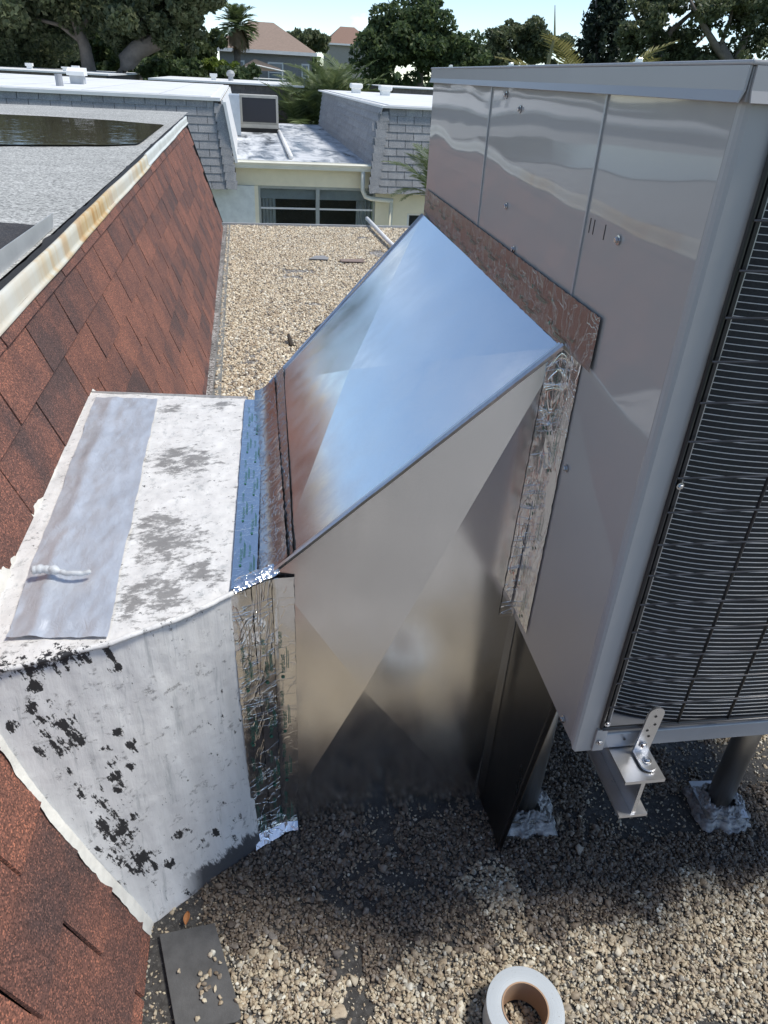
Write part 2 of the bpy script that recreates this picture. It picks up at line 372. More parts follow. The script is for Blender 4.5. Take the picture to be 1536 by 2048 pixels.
pebbles('gravel', P_[~shade_dirt], dia[~shade_dirt], 'loose cream and tan pebbles scattered over the near roof')
pebbles('shade_dirt_gravel', P_[shade_dirt], dia[shade_dirt], 'pebbles around the foot of the duct and posts, coloured dark for dirt and shade', M_PEBD)
n = 9000
x = rng.uniform(-.245, 1.3, n); y = rng.uniform(.36, 1.1, n); k = ~in_mat(x, y); x, y = x[k], y[k]
pebbles('gravel_grit', np.stack([x, y, np.full(len(x), .001)], 1), .0042*rng.lognormal(0, .3, len(x)), 'fine pale grit between the pebbles on black tar')
n = 150000
y = 1.3+6.83*rng.random(n)**1.15; x = rng.uniform(-.2, 2.2, n)
nz = .5*vnoise(x, y, 2.5, 4)+.3*vnoise(x, y*1.6, 7, 5)+.2*vnoise(x, y*2, 25, 6)
keep = (x < .05+.25*y) & (x < 2.1) & (nz > .27+.10*np.clip((y-7.7)/.4, 0, 1)) & ~((x > .03) & (y < 1.85))
x, y = x[keep], y[keep]
pebbles('gravel_field', np.stack([x, y, rng.uniform(0, .006, len(x))], 1), .0125*rng.lognormal(0, .22, len(x)), 'pale tan gravel covering the flat roof behind the duct', M_PEBF)

# ================================================================ RED MANSARD BUILDING
ND_M = Vector((.955, 0, .298)).normalized(); SL = Vector((-.298, 0, .955)).normalized()
def mp3(s, y, off=0): return Vector((-.25, y, 0)) + SL*s + ND_M*off
rb = thing('mansard_building', 'building with steep red-brown shingled mansard and flat grey roof holding rainwater', 'building', (-1.5, 4, 0))
MB().prism([mp3(-.02, -2, -.012), mp3(.965, -2, -.012), (-1.6, -2, .93), (-1.6, -2, -.02)], (0, 10.24, 0)).build('mansard_backing', M_BLACK, rb)
tabs = []
for v in range(4):
    r = random.Random(v); w = .1490; e = .14
    jit = lambda: r.uniform(-.0015, .0015)
    mb = MB(); mb.v = [(-w+jit(), -.002+jit(), 0), (w+jit(), -.002+jit(), 0), (w, e, -.004), (-w, e, -.004), (-w+jit(), -.002+jit(), .007+jit()*.6), (w+jit(), -.002+jit(), .007+jit()*.6), (w, e, -.001), (-w, e, -.001)]
    mb.f = [(0,3,2,1),(4,5,6,7),(0,1,5,4),(1,2,6,5),(2,3,7,6),(3,0,4,7)]; tabs.append(mb.mesh('shingle', M_RED))
Bm = Matrix(((0, SL.x, ND_M.x), (1, 0, 0), (0, SL.z, ND_M.z)))   # local x -> world y, local y -> up slope, local z -> normal
Bm = Matrix(((0, SL.x, ND_M.x, 0), (1, SL.y, ND_M.y, 0), (0, SL.z, ND_M.z, 0), (0, 0, 0, 1)))
for row in range(-1, 8):
    s0 = .039+.125*row; off = .232 if row % 2 == 0 else .066
    if row == -1: s0 = -.03
    k = 0
    for i in range(-1, 28):
        yc = off+.305*i+.1525+(.0)
        if yc+.15 > 8.25 or yc < .02: continue
        h = min(1, (.972-s0)/.14)
        p = mp3(s0, yc, .0005*((row+8) % 2))
        link('shingle', tabs[(i*7+row*3) % 4], rb, False, Matrix.Translation(p) @ Bm @ Matrix.Rotation(random.gauss(0, .004), 4, 'Z') @ Matrix.Diagonal((1, h, 1, 1)))
MB().prism([mp3(-.03, 8.236, .004), mp3(.97, 8.236, .004), mp3(.97, 8.236, -.03), mp3(-.03, 8.236, -.03)], (0, .02, 0)).build('edge_trim', M_BLACK, rb)
MB().prism([mp3(-.01, 1.95, .012), (-.17, 1.95, .012), (-.17, 1.95, -.002), mp3(-.01, 1.95, -.01)], (0, 6.19, 0)).build('base_flashing', simple('weathered_flashing', (.22, .23, .22), .7, 0, .45, 6, .4, 30), rb)
# drip edge, two lengths
def zt(y): return .951+.004*max(0, y-2)
def drip(y0, y1, m, rise, nm):
    def f(u, v):
        y = y0+(y1-y0)*u; wob = .002*math.sin(y*3.1+1)+.001*math.sin(y*9)
        prof = [(-.549, .002), (-.543, .006), (-.537, .003), (-.534, -.030), (-.533, -.043), (-.523, -.053)]
        t = v*(len(prof)-1); i = min(int(t), len(prof)-2); a, b = prof[i], prof[i+1]; w = t-i
        return (a[0]+(b[0]-a[0])*w+wob, y, zt(y)+rise+a[1]+(b[1]-a[1])*w)
    o = MB().grid(f, 90, 10).build(nm, m, rb, True)
    o.modifiers.new('s', 'SOLIDIFY').thickness = .002; return o
drip(-1.9, 4.70, M_FASCIA, 0, 'drip_edge')
drip(4.62, 8.27, simple('white_drip_edge', (.64, .66, .62), .5, 0, .15, 5), .004, 'drip_edge')
def roofsheet(u, v):
    xx = -9+8.41*u; yy = -2+11.4*v
    return (xx, yy, .944+.004*max(0, yy-2)*.9+.003*fbm((xx, yy, 0), 1.2))
MB().grid(roofsheet, 60, 80).build('roof_sheet', M_CAP, rb, True)
MB().box((-8.9, -2, -3.2), (-1.61, 8.2, .92)).build('wall', M_CREAM, rb)
def torn(u, v):
    yy = -1.9+10.1*u; w = .0+.02*max(0, fbm((yy, 0, 3), 4))
    return (-.545-(w+.03)*v, yy, zt(yy)+.003+.004*fbm((yy, v, 0), 9)-.004*v)
MB().grid(torn, 300, 3).build('tar_edge', simple('black_tar', (.02, .02, .021), .8, 0, .3, 40, .5, 90), rb)
def tornsheet(u, v):
    x0 = -.60-.9*u; y0 = 1.2+(1.32+.06*fbm((u*4, 0, 1), 1.5))*v
    return (x0, y0, .953+.004*fbm((x0, y0, 0), 8)+.004)
MB().grid(tornsheet, 40, 40).build('torn_roll_roofing', m_shingle('black_roll_roofing', [(0, (.02, .02, .022)), (1, (.06, .058, .06))], 300, .95), rb)
# puddle
pud = []
for i in range(90):
    t = 2*math.pi*i/90; c, s_ = math.cos(t), math.sin(t)
    X = -3.6+3.05*math.copysign(abs(c)**.5, c); Yy = 6.25+1.5*math.copysign(abs(s_)**.55, s_)
    Yy += .12*fbm((X, Yy, 0), 1.3)-.12*(X+.6)*0; X += .12*fbm((X, Yy, 5), 1.6)
    if X > -1.0 and Yy < 5.6: X -= .05
    pud.append((min(X, -.66), Yy, 0))
pw = MB(); pw.poly([(p[0], p[1], .9665) for p in pud]); o = pw.build('water', M_WATER); struct(o)
# loose flashing strip on the flat roof
X6 = lambda x_, y_: pl(x_, y_, (-.60, 0, 0), (1, 0, 0))
q0, q1, q2, q3 = X6(106, 456), X6(106, 426), X6(-40, 528), X6(-40, 590)
fl = MB().prism([q0, q1, q2, q3], (-.0015, 0, 0)).prism([q0+Vector((0, 0, -.001)), q3+Vector((0, 0, -.001)), q3+Vector((-.05, 0, 0)), q0+Vector((-.05, 0, 0))], (0, 0, .0012))
o = fl.build('metal_flashing', simple('pale_metal', (.60, .62, .62), .4, .3)); tag(o, 'loose bent silver metal strip lying on the flat roof beside the stained drip edge', 'flashing')

# ================================================================ OLD DUCT CURB
cb = thing('duct_curb', 'old duct boot coated in peeling white sealant against the red shingles', 'duct', (-.25, 1.3, 0))
T_FL, T_FR, T_BR, T_BL = Vector((-.462, .848, .628)), Vector((-.045, .957, .668)), Vector((-.02, 1.78, .672)), Vector((-.462, 1.945, .632))
B_FL, B_FR = Vector((-.275, .806, -.01)), Vector((-.045, .957, -.01))
def bil(a, b, c, d, u, v): return (a*(1-u)+b*u)*(1-v)+(d*(1-u)+c*u)*v
fn_ = (T_FR-B_FR).cross(B_FL-B_FR).normalized()
T_FM = Vector((-.235, .872, .652))
def e_top(u): return T_FL*(1-u)*(1-2*u)+T_FM*4*u*(1-u)+T_FR*u*(2*u-1)
def curb_front(u, v):
    p = (B_FL.lerp(B_FR, u)).lerp(e_top(u), v**.9)
    p = p + Vector((0, -1, 0))*(.030*math.sin(math.pi*v)*(1-u)**1.5)
    n_ = fn_ if fn_.y < 0 else -fn_
    sk = .02*(1-v)**6
    return p + n_*(.0028*fbm((p.x*2, p.y*2, p.z*.8), 6)+.0006*fbm(p, 50)+sk)
_G = [Vector(curb_front(i/70, j/70)) for i in range(71) for j in range(71)]
def to_px(p):
    d = p-CPOS; w = d.dot(_fw); return 768+FPX*d.dot(CRT)/w, 1024-FPX*d.dot(CUP)/w
_GP = np.array([to_px(p) for p in _G])
def on_front(x_, y_): return _G[int(((_GP-np.array([x_, y_]))**2).sum(1).argmin())]
CURB_SPOTS = []   # (centre, radius) of places where the coating has worn off
for (x_, y_, r_) in [(12, 1332, .024), (32, 1318, .026), (55, 1303, .026), (82, 1294, .028), (112, 1288, .028), (148, 1292, .024), (168, 1304, .016), (70, 1378, .012), (135, 1336, .008), (98, 1405, .013), (108, 1428, .016), (118, 1450, .016), (128, 1472, .017), (66, 1420, .014), (78, 1440, .012), (92, 1465, .013), (104, 1490, .020), (122, 1500, .018), (142, 1486, .016), (162, 1478, .013), (20, 1455, .014), (218, 1295, .012), (224, 1315, .012), (228, 1338, .011), (206, 1505, .011), (222, 1526, .014), (232, 1552, .015), (238, 1578, .015), (246, 1608, .016), (254, 1640, .017), (262, 1668, .015), (234, 1462, .011), (262, 1490, .010), (265, 1530, .010), (130, 1535, .010), (136, 1550, .010), (150, 1575, .013), (165, 1592, .014), (190, 1588, .017), (205, 1608, .021), (218, 1632, .023), (206, 1650, .018), (232, 1662, .023), (220, 1685, .020), (244, 1694, .024), (258, 1718, .024), (240, 1720, .018), (276, 1738, .022), (290, 1712, .017), (304, 1732, .018), (316, 1700, .012), (330, 1725, .013), (345, 1728, .010), (356, 1672, .013), (398, 1688, .014), (430, 1668, .012), (468, 1640, .014)]:
    CURB_SPOTS.append((on_front(x_, y_), r_))
TOP_SPOTS = [(gz(x_, y_, .66), r_) for (x_, y_, r_) in [(345, 915, .055), (375, 925, .06), (310, 1050, .05), (345, 1090, .06), (340, 815, .03), (440, 815, .03), (300, 1190, .06), (395, 1150, .04)]]
def m_curb():
    m, nt, b = mat('peeling_white_coating'); g = nd(nt, 'ShaderNodeNewGeometry').outputs['Position']
    def infl(spots):
        acc = None
        for c, r in spots:
            d = nd(nt, 'ShaderNodeVectorMath', {0: g, 1: tuple(c)}, operation='DISTANCE').outputs['Value']
            v = mrange(nt, d, r*.5, r*1.5, 1, 0); acc = v if acc is None else math2(nt, 'MAXIMUM', acc, v)
        return acc
    rot1 = nd(nt, 'ShaderNodeMapping', {'Vector': pos(nt, (1, 1, 1), (0, .306, 0)), 'Scale': (1, 1, .22)}).outputs[0]
    st = noi(nt, rot1, 75, 8, .72)
    fine = noi(nt, pos(nt), 150, 6, .7)
    s1 = math2(nt, 'ADD', math2(nt, 'MULTIPLY', st, .72), math2(nt, 'MULTIPLY', fine, .28))
    dark = mrange(nt, math2(nt, 'ADD', mrange(nt, s1, .35, .65, .2, .8), math2(nt, 'MULTIPLY', infl(CURB_SPOTS), .235)), .715, .735)
    gr = noi(nt, pos(nt, (.7, 1.2, 1)), 45, 8, .75)
    grey = mrange(nt, math2(nt, 'ADD', gr, math2(nt, 'MULTIPLY', infl(TOP_SPOTS), .16)), .57, .66, 0, .78)
    big = noi(nt, nd(nt, 'ShaderNodeMapping', {'Vector': pos(nt, (1, 1, 1), (0, .1, 0)), 'Scale': (3, 3, .35)}).outputs[0], 9, 6, .65)
    base = rmp(nt, big, [(.3, (.62, .615, .60)), (.5, (.72, .71, .69)), (.7, (.79, .785, .765))])
    bl = mrange(nt, noi(nt, pos(nt, (2.6, 1.3, .22)), 22, 6, .7), .57, .66, 0, .5)
    base = mixc(nt, bl, base, (.34, .36, .36))
    c = mixc(nt, grey, base, (.13, .125, .12)); c = mixc(nt, dark, c, (.028, .028, .03))
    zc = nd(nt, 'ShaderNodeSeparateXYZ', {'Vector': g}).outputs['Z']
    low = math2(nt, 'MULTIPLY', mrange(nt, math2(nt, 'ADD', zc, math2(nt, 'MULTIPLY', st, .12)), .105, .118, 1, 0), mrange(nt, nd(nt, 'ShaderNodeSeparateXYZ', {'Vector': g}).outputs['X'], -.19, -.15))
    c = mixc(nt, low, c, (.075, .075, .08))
    setc(nt, b, c); b.inputs['Roughness'].default_value = .55
    h = math2(nt, 'SUBTRACT', math2(nt, 'ADD', math2(nt, 'MULTIPLY', noi(nt, pos(nt, (1.5, 1.5, .16)), 34, 6, .65), .9), math2(nt, 'MULTIPLY', fine, .35)), math2(nt, 'MULTIPLY', dark, .8))
    bump(nt, b, h, .4, .004); return m
M_CURB = m_curb()
def topz(x, y=1.3): return .632+(x+.462)/.44*.038
MB().grid(curb_front, 110, 130).build('front_face', M_CURB, cb, True)
def curb_top(u, v):
    p = e_top(u).lerp(T_BL.lerp(T_BR, u), v); e = min(v, 1-v)
    return p + Vector((0, 0, 1))*(.003*fbm(p, 12)+.0012*fbm(p, 60)-.006*max(0, 1-e*25))
MB().grid(curb_top, 90, 160).build('top_face', M_CURB, cb, True)
MB().poly([B_FR, (-.02, 1.78, 0), T_BR, T_FR]).build('end_face', M_BLACK, cb)
MB().poly([(-.25, 1.93, 0), (-.02, 1.78, 0), T_BR, T_BL]).build('back_face', M_CURB, cb)
# rolled bead along the front top edge
bead = [e_top(t) + Vector((0, -.002+.003*fbm((t*9, 0, 0)), .001+.003*fbm((t*11, 2, 0)))) for t in np.linspace(.02, .98, 60)]
MB().tube(bead, [.0045+.002*abs(fbm((t*14, 4, 0))) for t in np.linspace(0, 1, 60)], 7).build('sealant_bead', M_CURB, cb, True)
# sealant lapped on to the shingles
M_SEAL = simple('cream_sealant', (.70, .685, .63), .6, 0, .2, 18, .5, 120)
def lap_front(u, v):
    s = -.01+.70*u; base_y = .806+.042*u-.030*math.sin(math.pi*u)
    w = .010+.016*abs(fbm((s*7, 0, 1)))+.005*fbm((s*22, 3, 1))+.02*max(0, 1-u*6)
    return mp3(s, base_y+.012-(w*.75+.012)*v, .009+.0012*fbm((s*40, v, 0))-.0035*v*v)
MB().grid(lap_front, 140, 6).build('sealant_lap', M_SEAL, cb, True)
def lap_top(u, v):
    yy = .84+1.12*u; w = .006+.012*abs(fbm((yy*5, 8, 1)))+.005*fbm((yy*20, 3, 1))+.022*max(0, 1-abs(u-.14)*5)
    return mp3(.655-.02+(w+.02)*v, yy, .012+.003*fbm((yy*40, v*2, 0))-.0075*v*v)
MB().grid(lap_top, 200, 7).build('sealant_lap', M_SEAL, cb, True)
# wrinkled aluminium patch
PC = [gz(8, 1265, .652), gz(212, 1267, .660), gz(316, 797, .658), gz(190, 789, .652)]
def patch(u, v):
    p = bil(*PC, u, v); p.z = topz(p.x)+.007
    p.x += .004*fbm((v*6, u, 0), 1.2); p.z += .0035*fbm((p.x*1.6, p.y*.9, 0), 13)+.0014*fbm(p, 55)+.004*math.exp(-((u-.25)/.1)**2)
    if v < .03: p.z -= .004
    return p
m_, nt_, b_ = mat('aluminised_patch'); setc(nt_, b_, rmp(nt_, noi(nt_, pos(nt_), 14, 5, .6), [(.3, (.60, .63, .67)), (.7, (.74, .77, .81))]))
b_.inputs['Metallic'].default_value = .55; b_.inputs['Roughness'].default_value = .44
bump(nt_, b_, math2(nt_, 'ADD', noi(nt_, pos(nt_, (1, .6, 1)), 60, 5, .6, 1.5), math2(nt_, 'MULTIPLY', noi(nt_, pos(nt_), 14, 3), 1.2)), .32, .004)
o = MB().grid(patch, 36, 90).build('metal_patch', m_, cb, True)
# blob of sealant squeezed on the patch
c0, c1 = gz(62, 1140, .668), gz(182, 1146, .668); path = [c0.lerp(c1, t)+Vector((0, .004*math.sin(t*7), .003*fbm((t*9, 1, 1)))) for t in np.linspace(0, 1, 30)]
MB().tube(path, [(.0075 if t < .45 else .0045)*(1+.35*fbm((t*12, 0, 5)))*(1 if .03 < t < .97 else .5) for t in np.linspace(0, 1, 30)], 8).build('sealant_squeeze', simple('grey_white_sealant', (.55, .58, .60), .5, 0, .2, 60), cb, True)

# ================================================================ NEW SHEET METAL DUCT
dt = thing('duct', 'shiny new galvanised sheet metal duct rising from the old boot to the grey unit', 'duct', (.24, 1.4, 0))
FLB, FLT, FRB, FRT = Vector((.005, .988, 0)), Vector((.012, .990, .672)), Vector((.442, .982, 0)), Vector((.440, .936, 1.083))
BLT, BRT = Vector((.040, 1.80, .700)), Vector((.470, 2.015, 1.090))
def xbreak(a, b, c, d, nrm, h, wav=.0):
    def f(u, v):
        p = bil(a, b, c, d, u, v); k = 1-max(abs(2*u-1), abs(2*v-1))
        return p+nrm*(h*k+wav*fbm(p, 3.2, 2)*min(1, k*6))
    return f
def flatx(name, a, b, c, d, h, parent, m=M_GALV):
    """cross-broken panel: four flat triangles meeting at a raised centre, each finely divided for slight oil-canning"""
    nrm = (b-a).cross(d-a).normalized(); ctr = (a+b+c+d)/4
    # intersection of diagonals
    d1, d2 = c-a, d-b; w0 = a-b; A, B, C2 = d1.dot(d1), d1.dot(d2), d2.dot(d2); D, E2 = d1.dot(w0), d2.dot(w0)
    s = (B*E2-C2*D)/(A*C2-B*B); ctr = a+d1*s+nrm*h; mb = MB(); nn = 18
    for p, q in ((a, b), (b, c), (c, d), (d, a)):
        base = len(mb.v); idx = {}
        for i in range(nn+1):
            for j in range(nn+1-i):
                k = nn-i-j; P = (p*i+q*j+ctr*k)/nn; edge = min(1, 4*i*j*k/nn**3*6+0)
                idx[(i, j)] = len(mb.v); mb.v.append(tuple(P+nrm*(.0022*fbm(P, 4.0, 2)*edge)))
        for i in range(nn):
            for j in range(nn-i):
                mb.f.append((idx[(i, j)], idx[(i+1, j)], idx[(i, j+1)]))
                if i+j < nn-1: mb.f.append((idx[(i+1, j)], idx[(i+1, j+1)], idx[(i, j+1)]))
    return mb.build(name, m, parent, True)
flatx('side_panel', FLB, FRB, FRT, FLT, .016, dt)
flatx('top_panel', FLT, FRT, BRT, BLT, .018, dt)
MB().poly([BLT, BRT, (.47, 2.015, .3), (.04, 1.80, 0)]).build('side_panel', M_GALV, dt)
# standing seams
def seam(p, q, up, w, t, nm='seam'):
    p, q = Vector(p), Vector(q); d = (q-p).normalized(); up = Vector(up); up = (up-d*up.dot(d)).normalized(); sd = d.cross(up)*t
    mb = MB(); k = 14
    for i in range(k+1):
        c = p.lerp(q, i/k)+up*.0012*fbm((i*.7, p.x*9, 0)); n0 = len(mb.v)
        mb.v += [tuple(c-sd), tuple(c+sd), tuple(c+sd*1.1+up*w), tuple(c-sd*1.1+up*w)]
        if i:
            a = n0-4
            for e in range(4): mb.f.append((a+e, a+(e+1) % 4, n0+(e+1) % 4, n0+e))
    mb.f += [(0, 1, 2, 3), (n0+3, n0+2, n0+1, n0)]
    return mb.build(nm, M_ALU, dt)
seam(FLT+Vector((.0, -.002, .001)), FRT+Vector((0, -.002, .001)), (-.6, -.5, .7), .0085, .0022)
seam(FLT+Vector((.02, .004, .020)), FRT+Vector((0, .010, .002)), (-.707, 0, .707), .003, .003)
seam(BLT, BRT, (-.6, .5, .7), .005, .0018)
MB().box((.4425, .974, 0), (.461, .979, .575)).build('flange', M_GALV, dt)
MB().prism([(.462, .979, .0), (.466, .855, .0), (.472, .770, .572), (.462, .975, .572)], (.0015, 0, 0)).build('skirt_panel', m_galv('galvanised_dark_reflection', .30, .13), dt)  # near-black base stands in for the dark underside the steel would mirror
MB().prism([(.4605, .862, .0), (.4635, .862, 0), (.468, .782, .55), (.465, .782, .55)], (0, .0015, 0)).build('skirt_seam', M_WIRE, dt)

# foil tape
def tape(name, fn, L_, W_, nu, nv, amp, m=M_FOIL, rows=None, size=.010, sd=0, parent=dt, flip=True):
    """fn(along 0..L, across 0..W, lift)"""
    def f(u, v):
        a, c = u*L_, v*W_
        e = .0016*fbm((a*60, sd, v*2), 1)*(1 if v in (0, 1) else 0)
        w = amp*(.35*fbm((a*14, c*25, sd), 1.0, 2)+1.1*max(0, .16-abs(fbm((a*26+c*18, c*14, sd+4), 1, 2)))*4)*.55
        return fn(a, c+e, .0016+abs(w))
    o = MB().grid(f, nu, nv).build(name, m, parent, True)
    if rows:
        mb = MB(); lettering(mb, lambda a, c: fn(a, W_-c if flip else c, .0022+amp*.9), L_, rows, size)
        if mb.f: mb.build('printed_lettering', M_GREEN, o)['kind'] = 'stuff'
    return o
UX, UY = Vector((math.cos(R_(-1.95)), math.sin(R_(-1.95)), 0)), Vector((-math.sin(R_(-1.95)), math.cos(R_(-1.95)), 0))
A0 = Vector((.442, .982, 0))
def side(u, z, off=0): return A0+UY*u-UX*off+Vector((0, 0, z))
# on the unit: above the duct and down its near edge
tape('foil_tape', lambda a, c, l: side(1.035-a, 1.083+c, l+.0025), 1.185, .072, 170, 12, .0020, m_foil('foil_tape_dull', .4, 9, .34, .27), [.014, .044], .0075, 1, flip=False)
tape('foil_tape', lambda a, c, l: side(-.035-c-.008*(a/.5), .600+a, l+.0005), .50, .074, 90, 10, .0020, M_FOIL, [.03, .058], .010, 2)
tape('foil_tape', lambda a, c, l: Vector((.444-c, .9825-.046*((.60+a)/1.083)-l, .57+a)), .505, .026, 80, 6, .0014, M_FOIL, None, .01, 3)
# between old boot and new duct, top
P0, P1, P2, P3 = gz(462, 1180, .672), gz(513, 1165, .678), gz(527, 801, .678), gz(490, 800, .674)
def tp1(a, c, l): return bil(P0, P1, P2, P3, c/.06, a/.80)+Vector((0, 0, l))
tape('foil_tape', tp1, .80, .06, 110, 8, .0008, M_FOIL2, [.013, .038], .0105, 4)
def tp2(a, c, l):
    t = a/.81; y_ = .985+.82*t; k = c/.05
    x_ = -.022+.022*t+k*(.062-.010*t); z_ = .671+.006*t+.034*k*k+.004*k
    return Vector((x_-l*.6, y_, z_+l))
tape('foil_tape', tp2, .81, .05, 120, 10, .0032, M_FOIL3, None, .01, 5)
def tp3(a, c, l):
    t = a/.8; p = FLT.lerp(BLT, t); d = (FRT.lerp(BRT, t)-p).normalized(); n_ = Vector((-.7, 0, .7))
    return p+d*(.03+c)+n_*(l+.0035)
tape('foil_tape', tp3, .80, .026, 110, 6, .0012, M_FOIL3, None, .01, 6)
# front strips
def frontp(xc, z): 
    t = max(0, min(1, (xc+.05)/.07)); return Vector((xc, .953+.034*t, z))
def fs(x0, slope, lift): return lambda a, c, l: frontp(x0+slope*(1-a/.68)+c, a)+Vector((0, -l-lift, 0))
tape('foil_tape', fs(-.058, .012, .003), .668, .045, 110, 8, .0030, M_FOIL, [.026], .0105, 7)
tape('foil_tape', fs(-.022, .010, .005), .672, .045, 110, 8, .0018, M_FOIL, [.026], .0105, 8)
tape('foil_tape', fs(.012, .0, .0065), .672, .037, 110, 7, .0008, M_FOIL2, [.02], .0115, 9)
def foot(a, c, l): return Vector((-.045+a, .955+.036*min(1, a/.07)-.004-c*.85, .020-c*.55+l+.003*fbm((a*40, 1, 0))))
tape('foil_tape', foot, .09, .028, 40, 8, .003, M_FOIL, None, .01, 10)
def knot(a, c, l): 
    t = a/.12; return Vector((-.05+.075*t+.0, .955+.03*t-.008+c*.8, .668+.012*t+.018*math.sin(math.pi*c/.05)*.5+l))
tape('foil_tape', knot, .12, .045, 60, 24, .005, M_FOIL, None, .01, 11)

# ================================================================ ROOFTOP UNIT (local frame: x along the coil front, y along the side panel)
YU = R_(-1.95); N0 = A0+UY*(-.335)
ac = thing('air_conditioner', 'large grey packaged rooftop air conditioner standing on aluminium rails', 'air conditioner', tuple(N0), YU)
def ub(name, mb, m, smooth=False, parent=None): return mb.build(name, m, parent or ac, smooth, True)
ZB, ZT, LEN, WID = .580, 1.400, 1.385, 1.0
def panel(y0, y1):
    mb = MB(); mb.box((0, y0, ZB), (.02, y1, ZT)); return mb
for y0, y1 in ((.012, .2935), (.2965, .8235), (.8265, LEN)):
    bev(ub('side_panel', panel(y0, y1), M_UNIT), .0015, 2)
M_SEAM = simple('bare_seam', (.42, .43, .44), .3, .3)
for ys in (.295, .825): ub('panel_seam', MB().box((-.0022, ys-.0025, ZB+.01), (.006, ys+.0025, ZT-.002)), M_SEAM)
# corner post, rounded
mb = MB(); prof = [(0, .012), (.0, .006), (.002, .002), (.006, 0), (.034, 0)]
k = len(prof)
bot = lambda i: ZB-.012+.014*(1 if i < 2 else 0)+(.004 if i == 2 else 0)
for i, (px_, py_) in enumerate(prof): mb.v += [(px_, py_, bot(i)), (px_, py_, ZT)]
for i in range(k-1): mb.f.append((2*i, 2*i+2, 2*i+3, 2*i+1))
n0 = len(mb.v); mb.v += [(.034, .05, ZB-.012), (.034, .05, ZT)]; mb.f.append((2*k-2, n0, n0+1, 2*k-1))
ub('corner_post', mb, M_UNIT2, False)
# lid: top sheet, side lip and front lip with flared hems
mb = MB(); mb.box((-.008, -.008, 1.424), (WID+.008, LEN+.008, 1.428)); bev(ub('lid', mb, M_UNIT2), .0015)
ub('lid_core', MB().box((-.0045, -.0045, 1.397), (WID, LEN, 1.4235)), M_UNIT2)
def lip(pts, d): return MB().prism(pts, d)
sl = lip([(-.008, -.0045, 1.424), (-.0085, -.0045, 1.4055), (-.0115, -.0045, 1.3965), (-.010, -.0045, 1.396), (-.006, -.0045, 1.4055), (-.0055, -.0045, 1.424)], (0, LEN, 0)); ub('lid_lip', sl, M_UNIT2)
fl_ = lip([(-.003, -.008, 1.424), (-.003, -.0085, 1.4055), (-.003, -.0115, 1.3965), (-.003, -.010, 1.396), (-.003, -.006, 1.4055), (-.003, -.0055, 1.424)], (WID, 0, 0)); ub('lid_lip', fl_, M_UNIT2)
ub('cabinet', MB().box((.021, .16, ZB+.002), (WID, LEN-.002, ZT)).box((.30, .155, ZB), (WID, .159, ZT)), M_COIL)
ub('rear_post', MB().box((WID-.034, .0, ZB), (WID, .06, ZT)), M_UNIT2)
# coil: curved black fin sheet and its pale tubes
def coilpath(u):
    xx = .048+.915*u; return (xx, .012+.052*math.exp(-((xx-.048)/.075)**1.2))
ub('coil_fins', MB().grid(lambda u, v: (*coilpath(u**2), .592+.803*v), 60, 1), M_COIL, True)
tb = MB()
for i in range(48):
    for j, (dy, dz) in enumerate(((.0005, -.0004), (-.0010, -.0004), (-.0010, .0004), (.0005, .0004))):
        c = coilpath((i/47)**2); tb.v.append((c[0], c[1]+dy, dz))
for i in range(47):
    for j in range(4): a = i*4+j; a2 = i*4+(j+1) % 4; tb.f.append((a, a2, a2+4, a+4))
tbm = tb.mesh('coil_tube', M_TUBE, False)
for i in range(104): link('coil_tube', tbm, ac, True, Matrix.Translation((0, 0, .598+.0076*i)))
ub('coil_header', MB().box((.0462, -.001, .612), (.0476, .066, ZT)), simple('coil_header', (.45, .46, .47), .35, .8))
# wire guard
MWv = Matrix.Translation((0, 0, 0))
ub('guard_strip', MB().tube([(.0345, -.004, .619), (.0345, -.004, 1.40)], .0028, 8).box((.0415, -.002, .612), (.0458, .03, 1.40)), M_WIRE)
M_WIREH = simple('lit_wire', (.09, .09, .095), .3, .4)  # guard wire black raised to grey, light on the wires put into the colour
hw = MB().tube([(.035, -.008, 0), (.30, -.0085, 0), (.965, -.008, 0)], .0013, 6).mesh('guard_wire', M_WIREH, True)
for i in range(18): link('guard_wire', hw, ac, True, Matrix.Translation((0, 0, .619+.0456*i)))
vw = MB().tube([(0, -.005, .616), (0, -.005, 1.40)], .0022, 6).mesh('guard_wire', M_WIRE, True)
for i in range(11): link('guard_wire', vw, ac, True, Matrix.Translation((.151+.079*i, 0, 0)))
ub('guard_frame', MB().tube([(.0355, -.005, .6195), (.965, -.005, .6195)], .0024, 6), M_WIRE)
# base pan
bev(ub('base_pan', MB().prism([(.046, -.003, .574), (.046, -.003, .603), (.046, 0, .605), (.046, .004, .603), (.046, .006, .590), (.046, .16, .591), (.046, .16, .574)], (.95, 0, 0)), simple('pan_enamel', (.33, .34, .36), .22, .2)), .0008, 1)
ub('pan_end', MB().box((.030, -.0045, .572), (.0465, -.0005, .615)), M_UNIT2)
